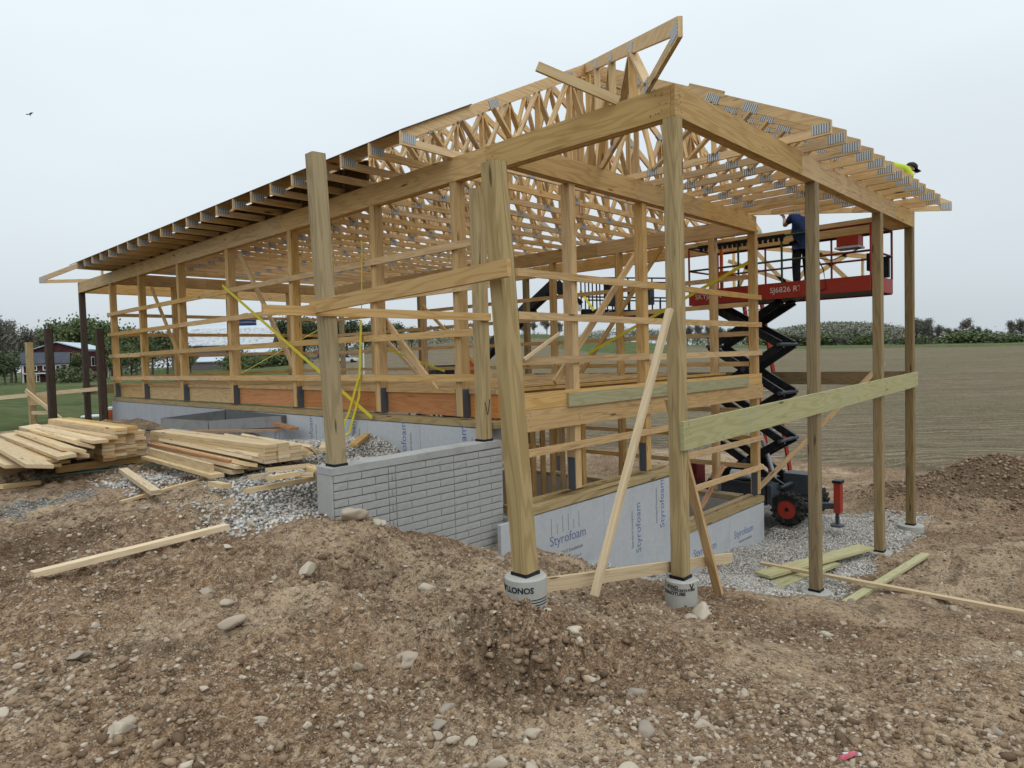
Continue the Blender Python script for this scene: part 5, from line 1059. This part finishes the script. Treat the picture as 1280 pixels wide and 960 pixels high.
board('boom', B0, B1, .32, .38, M['black'], th); board('boom_extension', B1, B2, .24, .29, M['black'], th)
board('boom_end_cover', at(582, 470, 24.6), B0 + Vector((0, 0, .03)), .36, .40, M['orange_paint'], th)
H = at(724, 383, 19.6); board('boom_head', B2, H, .22, .32, M['black'], th); mb = MB(); mb.board(at(716, 375, 19.3), at(726, 388, 19.3), .02, .12); mb.build('hazard_mark', M['white'], th)
c0, c1 = at(727, 395, 19.5), at(836, 397, 19.0); dd = (c1 - c0).normalized(); nn = Vector((-dd.y, dd.x, 0)).normalized()
if nn.dot(Vector((.7, .7, 0))) < 0: nn = -nn
wp_ = MB(); wp_.board(c0 + nn * .6, c1 + nn * .6, 1.2, .10); wp_.board(c0 + Vector((0, 0, .10)), c1 + Vector((0, 0, .10)), .04, .20); o = wp_.build('work_platform', M['black'], th)
ang = math.atan2(dd.y, dd.x); text_part('print', 'JLG', .2, M['white'], o, c0.lerp(c1, .30) - nn * .03 + Vector((0, 0, .10)), Matrix.Rotation(ang, 3, 'Z') @ FACE_Y, .001)
for row in (0, 1.2):
    for k in range(12):
        p = c0.lerp(c1, k / 11) + nn * row; MB().tube([p, p + Vector((0, 0, 1.1 if k % 3 == 0 or k < 5 else .55))], .022, 6).build('platform_rail', M['black'], th)
    for zz in (.55, 1.1): MB().tube([c0 + nn * row + Vector((0, 0, zz)), c1 + nn * row + Vector((0, 0, zz))], .024, 6).build('platform_rail', M['black'], th)
mb = MB(); p = c0.lerp(c1, .36); mb.board(p + Vector((0, 0, .3)), p + Vector((0, 0, 1.05)), .5, .2, (0, 1, 0)); mb.build('platform_box', M['black'], th); mb = MB(); p = c0.lerp(c1, .78); mb.board(p + Vector((0, 0, .35)), p + Vector((0, 0, .9)), .25, .2, (0, 1, 0)); mb.build('platform_box', M['black'], th)
ribbon('strap', [H + Vector((0, -.05, .45)), at(742, 388, 18.7)], .07, M['yellow'], 'yellow strap hanging at the telehandler boom head')

# ================================================================== background buildings
def ground_at(u, d): p = at(u, 446, d); return Vector((p.x, p.y, gz1(p.x, p.y)))
def gable(name, u0, u1, d, v_eave, v_ridge, label, cat, wallm, roofm, depth, turn=0.0, ov=.4, wins=(), trim=None, below=None):
    a = ground_at(u0, d); c = ground_at(u1, d * (1 + turn)); e = at((u0 + u1) / 2, v_eave, d).z; rz = at((u0 + u1) / 2, v_ridge, d).z
    du = c - a; du.z = 0; Ln = du.length; du.normalize(); dn = Vector((-du.y, du.x, 0))
    if dn.dot(a - CAM) < 0: dn = -dn
    zb = min(a.z, c.z) - .5; t = thing(name, Vector((a.x, a.y, zb)), label, cat)
    O = Vector((a.x, a.y, 0)) ; Z_ = Vector((0, 0, 1))
    mb = MB(); mb.prism([(0, zb), (depth, zb), (depth, e), (depth / 2, rz - .15), (0, e)], O + du * Ln / 2, dn, Z_, Ln); w = mb.build('wall', wallm, t)
    mb = MB(); sl_ = (rz - e) / (depth / 2)
    mb.prism([(-ov, e - ov * sl_), (depth / 2, rz), (depth / 2, rz + .18), (-ov, e - ov * sl_ + .18)], O + du * Ln / 2, dn, Z_, Ln + 2 * ov); mb.prism([(depth / 2 + .002, rz), (depth + ov, e - ov * sl_), (depth + ov, e - ov * sl_ + .18), (depth / 2 + .002, rz + .18)], O + du * Ln / 2, dn, Z_, Ln + 2 * ov)
    mb.build('roof', roofm, t)
    for (fu, z0, z1, w_) in wins:
        p = O + du * Ln * fu - dn * .06; f_ = MB(); f_.prism([(-w_ / 2 - .12, z0 - .12), (w_ / 2 + .12, z0 - .12), (w_ / 2 + .12, z1 + .12), (-w_ / 2 - .12, z1 + .12)], p, du, Z_, .1); fo = f_.build('window', M['white'], t)
        f_ = MB(); f_.prism([(-w_ / 2, z0), (w_ / 2, z0), (w_ / 2, z1), (-w_ / 2, z1)], p - dn * .04, du, Z_, .06); f_.build('pane', M['glass'], fo)
    if trim:
        for fu in (0.008, .992): p = O + du * Ln * fu - dn * .05; MB().prism([(-.12, zb), (.12, zb), (.12, e), (-.12, e)], p, du, Z_, .12).build('corner_trim', trim, t)
        MB().prism([(0, e - .35), (Ln, e - .35), (Ln, e - .08), (0, e - .08)], O - dn * .08, du, Z_, .12).build('eave_trim', trim, t)
    return t, O, du, dn, Z_, e, rz, zb, Ln
hz_e = at(57, 454, 105).z
t, O, du, dn, Z_, e, rz, zb, Ln = gable('house', 27, 84, 105, 454, 441, 'small dark red house with slate roof and white trim at far left', 'house', M['barnred'], M['slate'], 6.5, .03, .35, [(.26, hz_e - 1.0, hz_e - .45, .45), (.5, hz_e - 1.0, hz_e - .45, .45), (.78, hz_e - 1.0, hz_e - .45, .45), (.3, hz_e - 2.8, hz_e - 1.9, .6), (.6, hz_e - 2.8, hz_e - 1.9, .5)], M['white'])
MB().prism([(0, hz_e - 1.65), (Ln * .6, hz_e - 1.65), (Ln * .6, hz_e - 1.45), (0, hz_e - 1.45)], O - dn * .5, du, Z_, .9).build('porch_roof', M['white'], t)
for k in (.02, .3, .58): MB().prism([(-.06, zb), (.06, zb), (.06, hz_e - 1.66), (-.06, hz_e - 1.66)], O + du * Ln * k - dn * .85, du, Z_, .12).build('porch_post', M['white'], t)
e2 = at(122, 433, 130).z
gable('barn', 104, 134, 130, 436, 427, 'dark red barn with pale roof and a white window behind the dark posts', 'barn', M['barnred'], M['paleroof'], 9, .08, .4, [(.36, e2 - 3.6, e2 - 2.0, 1.1)], M['white'])
gable('barn', 232, 338, 150, 430, 409, 'long old barn with a worn white roof seen through the left wall', 'barn', M['greywall'], M['whiteroof'], 14, .02, .6, [(.28, at(260, 452, 150).z, at(260, 447, 150).z, .8)])
gable('shed', 302, 344, 135, 441, 436, 'low shed with a thin white roof right of the long old barn', 'shed', M['greywall'], M['paleroof'], 6, .0, .5)
gable('shed', 246, 278, 140, 452, 447, 'pale low lean to in front of the long old barn', 'shed', M['greywall'], M['paleroof'], 4, .0, .3)
gable('barn', 214, 332, 175, 415, 407, 'pale blue grey roofed barn behind the long old barn', 'barn', M['greywall'], M['paleroof'], 14, .0, .4)
sb = ground_at(311, 190); st = at(311, 396, 190); t = thing('silo', sb, 'dark navy silo top rising behind the white roofed barn', 'silo')
MB().lathe([(2.4, 0), (2.4, st.z - sb.z)], sb, n=24).build('silo_body', M['siloblue'], t); MB().lathe([(2.45, 0), (2.2, .4), (1.0, .9), (.1, 1.1)], Vector((sb.x, sb.y, st.z)), n=24).build('dome', M['siloblue'], t)
for k in range(4): MB().lathe([(2.43, 0), (2.43, .12)], Vector((sb.x, sb.y, st.z - 1.2 * k - .5)), n=24).build('band', M['steel'], t)
cb = ground_at(432, 118); t = thing('parked_car', cb, 'pale car parked on the grass seen beside the tall post', 'car'); rt = (at(440, 446, 118) - at(424, 446, 118)); rt.z = 0; rt.normalize(); fwd_ = Vector((-rt.y, rt.x, 0))
mb = MB(); mb.prism([(-2.1, .35), (2.1, .35), (2.15, .75), (1.3, .9), (-2.0, .95), (-2.15, .7)], cb, rt, (0, 0, 1), 1.7); mb.build('body', M['white'], t); mb = MB(); mb.prism([(-1.5, .93), (1.0, .93), (.5, 1.42), (-1.0, 1.45)], cb, rt, (0, 0, 1), 1.5); mb.build('cabin', M['glass'], t)
for f_ in (-1.3, 1.3):
    for s_ in (-.8, .8): MB().lathe([(.33, -.1), (.33, .1)], cb + rt * f_ + fwd_ * s_ + Vector((0, 0, .33)), fwd_, 14).build('wheel', M['tyre'], t)
pb = ground_at(454, 60); tag(MB().tube([pb, at(454, 428, 60)], .06, 8).build('pipe_pole', M['white']), 'thin white pole standing on the grass beyond the barn', 'pole')
# bird
bp = at(37, 143, 60); t = thing('bird', bp, 'dark bird gliding in the sky at upper left', 'bird')
rt = Vector(CR[0]); up_ = -Vector(CR[1]); mb = MB(); mb.tube([bp + rt * .08 - up_ * .14, bp + rt * .04, bp + rt * .02 + up_ * .1], .03, 8, r1=.045); o = mb.build('body', M['dgrey'], t)
for s_, yv in ((-1, -.03), (1, .15)):
    mb = MB(); fw_v = Vector(CR[2]); mb.add([bp + fw_v * .1, bp - fw_v * .1, bp + rt * .2 * s_ + up_ * (yv * .7 + .03) - fw_v * .12, bp + rt * .36 * s_ + up_ * yv, bp + rt * .2 * s_ + up_ * (yv * .7 + .03) + fw_v * .1, bp + up_ * .03, bp + rt * .2 * s_ + up_ * (yv * .7 + .05)], [[0, 1, 2, 4], [2, 3, 4], [5, 6, 2, 1], [5, 0, 4, 6], [6, 3, 2], [6, 4, 3]], [(0, 0)] * 21); mb.build('wing', M['dgrey'], t)

# ================================================================== trees
def leafmat(name, a, c, d_):
    mt, nt, b = new_mat(name, .8); co = nd(nt, 'TexCoord').outputs['Object']; oi = nd(nt, 'ObjectInfo').outputs['Random']
    s_ = nd(nt, 'Attribute', attribute_name='tint'); ss = nd(nt, 'SeparateColor'); nt.links.new(s_.outputs['Color'], ss.inputs[0])
    c_ = mixc(nt, ss.outputs[0], a, c); c_ = mixc(nt, ramp(nt, oi, .5, 1, 0, .6), c_, d_); nt.links.new(c_, b.inputs['Base Color']); return mt
M['leaf'] = leafmat('spring leaves', (0.095, 0.13, 0.05), (0.18, 0.22, 0.09), (0.18, 0.19, 0.11))
M['leafdark'] = leafmat('dark leaves', (0.065, 0.095, 0.043), (0.125, 0.155, 0.075), (0.13, 0.14, 0.085))
M['bud'] = leafmat('bare budding twigs', (0.13, 0.12, 0.098), (0.21, 0.195, 0.155), (0.165, 0.175, 0.125))
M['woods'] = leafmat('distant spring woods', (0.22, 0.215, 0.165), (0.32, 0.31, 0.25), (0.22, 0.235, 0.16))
M['bark'] = plain('grey bark', (0.10, 0.085, 0.07), .95, 0, .3, 2)
def tree_mesh(kind, seed):
    r = np.random.default_rng(seed); rr = random.Random(seed); tb = MB(); tips = []
    def br(p, d, ln, rad, lv):
        q_ = p + d * ln * .5 + Vector((rr.uniform(-.06, .06), rr.uniform(-.06, .06), 0)) * ln; e_ = p + d * ln + Vector((0, 0, .05 * ln)); tb.tube([p, q_, e_], rad, 5 if lv else 7, 0, rad * .6, False)
        if lv >= (4 if kind == 'bare' else 3): tips.append(e_); tips.append(q_); return
        for k in range(rr.choice((3, 4)) if lv < 2 else 3):
            dd = (d + Vector((rr.gauss(0, .55), rr.gauss(0, .55), rr.uniform(-.05, .5)))).normalized(); br(e_ if k else q_, dd, ln * rr.uniform(.6, .8), rad * .58, lv + 1)
    if kind == 'shrub':
        for k in range(7): br(Vector((rr.uniform(-.1, .1), rr.uniform(-.1, .1), 0)), Vector((rr.gauss(0, .6), rr.gauss(0, .6), .8)).normalized(), .2, .015, 2)
    else: br(Vector((0, 0, 0)), Vector((rr.uniform(-.05, .05), rr.uniform(-.05, .05), 1)).normalized(), .27, .026, 0)
    tips_ = np.array([t_[:] for t_ in tips]); mxz = tips_[:, 2].max(); 
    n = {'leafy': 3200, 'bare': 1500, 'shrub': 2600}[kind]; sz = {'leafy': .015, 'bare': .009, 'shrub': .02}[kind]; sp_r = {'leafy': .062, 'bare': .05, 'shrub': .12}[kind]
    c = tips_[r.integers(0, len(tips_), n)] + r.normal(0, sp_r, (n, 3)) * np.array([1, 1, .8]); c[:, 2] = np.maximum(c[:, 2], .04)
    a = r.normal(0, 1, (n, 3)); a /= np.linalg.norm(a, axis=1)[:, None]; b_ = np.cross(a, r.normal(0, 1, (n, 3))); b_ /= np.linalg.norm(b_, axis=1)[:, None]
    s_ = sz * (.6 + .9 * r.random((n, 1))); el = 1.0 if kind != 'bare' else 3.2
    V = np.stack([c - a * s_ * el - b_ * s_ * .7, c + a * s_ * el - b_ * s_ * .5, c + a * s_ * el * .8 + b_ * s_ * .7, c - a * s_ * el * .8 + b_ * s_ * .6], 1).reshape(-1, 3) / mxz
    me = bpy.data.meshes.new('crown'); me.from_pydata(V.tolist(), [], np.arange(4 * n).reshape(-1, 4).tolist())
    cl = np.clip(.5 + .9 * np.array(fbm(c[:, 0] * 6 + seed, c[:, 1] * 6 + c[:, 2] * 5, 1.0, 2, seed)) + .25 * (r.random(n) - .5), 0, 1); col = np.ones((4 * n, 4)); col[:, :3] = np.repeat(cl, 4)[:, None]
    me.color_attributes.new('tint', 'FLOAT_COLOR', 'POINT').data.foreach_set('color', col.astype(np.float32).ravel())
    mt = bpy.data.meshes.new('trunk'); mt.from_pydata([v / mxz for v in tb.v], [], tb.f); mt.materials.append(M['bark']); return mt, me
TP = {}
for kind, ns in (('leafy', 3), ('bare', 3), ('shrub', 2)): TP[kind] = [tree_mesh(kind, 31 + 7 * k + len(kind)) for k in range(ns)]
LM = {}; TG = {}
def tree(kind, u, d, vtop, width, label, group, leaf='leaf', name=None):
    if group:
        TG[group] = TG.get(group, -1) + 1; label = f'{NTH[TG[group]]} {label}, from left' if TG[group] < len(NTH) else label
    p = ground_at(u, d); h = max(1.0, at(u, vtop, d).z - p.z) ; tr, cr = random.choice(TP[kind]); t = thing(name or ('shrub' if kind == 'shrub' else 'tree'), p - Vector((0, 0, .15)), label, 'shrub' if kind == 'shrub' else 'tree', group)
    key = (cr.name, leaf)
    if key not in LM: c_ = cr.copy(); c_.materials.clear(); c_.materials.append(M[leaf]); LM[key] = c_
    t.rotation_euler = (0, 0, random.uniform(0, 6.28)); w = width * h; t.scale = (w, w, h)
    for nm, me in (('stem' if kind == 'shrub' else 'trunk', tr), ('crown', LM[key])): o = bpy.data.objects.new(nm, me); COL.objects.link(o); o.parent = t
rt_ = random.Random(3)
tree('shrub', 87, 96, 463, 1.25, 'big rounded yellow green bush beside the small red house', None)
for u, d, v in ((-12, 110, 400), (-8, 120, 402), (12, 130, 405), (28, 150, 412), (45, 170, 416)): tree('bare', u, d, v, .75, 'grey leafless tree above the small red house', 'bare trees at the far left', 'bud')
for u, d, v in ((68, 160, 416), (78, 135, 428), (92, 150, 402), (108, 165, 404)): tree('leafy', u, d, v, .85, 'fresh green tree between the small house and the red barn', 'green trees by the red barn')
for u, d, v in ((97, 120, 443), (139, 112, 434), (150, 118, 440)): tree('leafy', u, d, v, 1.0, 'light green tree standing in front of the red barn', 'trees before the red barn')
for u, d, v in ((-6, 100, 438), (5, 95, 446), (18, 110, 440)): tree('leafy', u, d, v, 1.1, 'low dark green tree left of the small red house', 'low trees at the left edge', 'leafdark')
for u, d, v in ((128, 170, 404), (150, 160, 412), (163, 120, 432), (170, 150, 416), (190, 140, 420), (208, 125, 416), (226, 118, 422), (238, 120, 440)): tree('leafy', u, d, v, .8, 'green tree between the red barn and the white roofed barn', 'green trees behind the left wall')
for u, d, v in ((345, 170, 408), (362, 165, 402), (380, 170, 400), (398, 165, 404), (415, 175, 400), (435, 170, 402), (455, 170, 408), (475, 165, 402), (496, 170, 406), (515, 180, 410)): tree('leafy', u, d, v, .95, 'dark green tree in the row seen through the middle of the frame', 'tree row behind the frame', 'leafdark')
for u, d, v in ((300, 128, 444), (318, 126, 448), (350, 130, 440), (372, 130, 442)): tree('shrub', u, d, v, 1.1, 'green bush in front of the old barns', 'bushes before the old barns')
for u, d, v in ((655, 285, 401), (668, 290, 402), (684, 285, 399), (700, 295, 403), (716, 290, 404), (860, 300, 408), (872, 300, 406), (886, 305, 408), (900, 300, 409), (912, 305, 411)): tree('bare', u, d, v, .9, 'leafless tree on the skyline of the field seen through the frame', 'skyline trees behind the field', 'bud')
for u, d, v in ((1146, 235, 397), (1153, 230, 401), (1160, 240, 399), (1172, 250, 407), (1185, 255, 410), (1195, 262, 411), (1222, 255, 409), (1236, 255, 411)): tree('bare', u, d, v, .85, 'tall leafless tree right of the last post', 'tall bare trees right of the last post', 'bud')
tree('bare', 1208, 270, 399, .9, 'lone leafless tree on the skyline at the right', None, 'bud'); tree('bare', 1264, 260, 402, 1.0, 'left one of two leafless trees at the right edge', None, 'bud'); tree('bare', 1277, 262, 400, 1.0, 'leafless tree touching the right edge of the view', None, 'bud')
for k in range(17):
    u = 962 + k * 20; tree('bare' if k % 3 else 'shrub', u + rt_.uniform(-5, 5), 246 + rt_.uniform(-6, 10), (421 if u < 1150 else 420) + rt_.uniform(-4, 2), 2.0, 'low grey green bush along the far edge of the field', 'bushes along the field edge', 'bud' if k % 3 else 'leaf')
# wooded hill behind the field
def hill(u0, u1, d, vtop, name, label):
    n = 24; a = [at(u0 + (u1 - u0) * i_ / n, 446, d) for i_ in range(n + 1)]; V = []; Fc = []
    for i_, p in enumerate(a):
        f_ = i_ / n; top = at(u0 + (u1 - u0) * f_, 446 - (446 - vtop) * (math.sin(math.pi * min(1, max(0, f_))) ** .55), d).z; dr = Vector((p.x - CAM.x, p.y - CAM.y, 0)).normalized(); zb = -12
        for k, (o_, zz) in enumerate(((-70, 0), (-35, .55), (0, .9), (40, 1.0), (90, .95))): V.append((p.x + dr.x * o_, p.y + dr.y * o_, zb + (top - zb) * zz))
    for i_ in range(n):
        for k in range(4): Fc.append([i_ * 5 + k, (i_ + 1) * 5 + k, (i_ + 1) * 5 + k + 1, i_ * 5 + k + 1])
    o = mobj(name, V, Fc, M['hillmat'], None, None, None, True); tag(o, label, kind='structure'); return V
M['hillmat'] = plain('wooded hill floor', (0.07, 0.08, 0.045), .95, 0, .5, .05, (0.10, 0.09, 0.06))
def wood_mass(u0, u1, d, n, vt, label, hgt=9, qs=.42):
    r = np.random.default_rng(int(abs(u0)) + 3); C_ = []; 
    for k in range(n):
        u = u0 + (u1 - u0) * r.random(); f_ = (u - u0) / (u1 - u0); lay = r.random(); p = at(u, 446, d - 70 + 110 * lay); zt = at(u, vt(f_) + (1 - lay) * 12 + r.normal(0, .8), d).z; C_.append((p.x, p.y, zt, lay))
    V = []; cols = []
    for (x_, y_, zt, lay) in C_:
        m_ = 34; c = np.array([x_, y_, zt - hgt * .35]) + r.normal(0, 1, (m_, 3)) * np.array([2.2, 2.2, hgt * .26]); c[:, 2] = np.minimum(c[:, 2], zt + .8)
        a = r.normal(0, 1, (m_, 3)); a /= np.linalg.norm(a, axis=1)[:, None]; b_ = np.cross(a, r.normal(0, 1, (m_, 3))); b_ /= np.linalg.norm(b_, axis=1)[:, None]; s_ = qs * (.5 + r.random((m_, 1)))
        V.append(np.stack([c - a * s_ * 1.5, c - b_ * s_ * .6, c + a * s_ * 1.5, c + b_ * s_ * .6], 1)); cols.append(np.repeat(np.clip(.4 + .25 * r.random() + .12 * r.normal(size=m_), 0, 1), 4))
    V = np.concatenate(V).reshape(-1, 3); cols = np.concatenate(cols); me = bpy.data.meshes.new('woods'); me.from_pydata(V.tolist(), [], np.arange(len(V)).reshape(-1, 4).tolist()); cc = np.ones((len(V), 4)); cc[:, :3] = cols[:, None]
    me.color_attributes.new('tint', 'FLOAT_COLOR', 'POINT').data.foreach_set('color', cc.astype(np.float32).ravel()); me.materials.append(M['woods']); o = bpy.data.objects.new('woods', me); link(o, None, (0, 0, 0)); tag(o, label, kind='stuff')
hill(930, 1180, 420, 406, 'hill', 'low wooded hill behind the stubble field')
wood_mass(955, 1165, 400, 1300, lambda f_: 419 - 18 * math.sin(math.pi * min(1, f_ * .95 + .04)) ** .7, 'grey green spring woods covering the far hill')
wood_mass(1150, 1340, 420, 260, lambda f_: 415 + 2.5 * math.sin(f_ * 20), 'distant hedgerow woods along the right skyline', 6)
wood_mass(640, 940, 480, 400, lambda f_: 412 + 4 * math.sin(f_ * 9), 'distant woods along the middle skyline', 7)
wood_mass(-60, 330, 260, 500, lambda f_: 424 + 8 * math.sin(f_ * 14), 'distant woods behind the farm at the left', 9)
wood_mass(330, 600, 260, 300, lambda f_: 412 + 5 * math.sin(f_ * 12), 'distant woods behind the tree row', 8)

# ------------------------------------------------------------------ damp air
hm = bpy.data.materials.new('damp air'); hm.use_nodes = True; nt = hm.node_tree; nt.nodes.clear()
o_ = nt.nodes.new('ShaderNodeOutputMaterial'); pv = nt.nodes.new('ShaderNodeVolumePrincipled'); pv.inputs['Color'].default_value = (0.90, 0.94, 0.97, 1); pv.inputs['Density'].default_value = .0024; pv.inputs['Anisotropy'].default_value = .2
nt.links.new(pv.outputs[0], o_.inputs['Volume'])
hz = box('haze', (-1000, -1000, -60), (1650, 1650, 60), hm); tag(hz, 'thin pale haze hanging over the fields', kind='stuff')
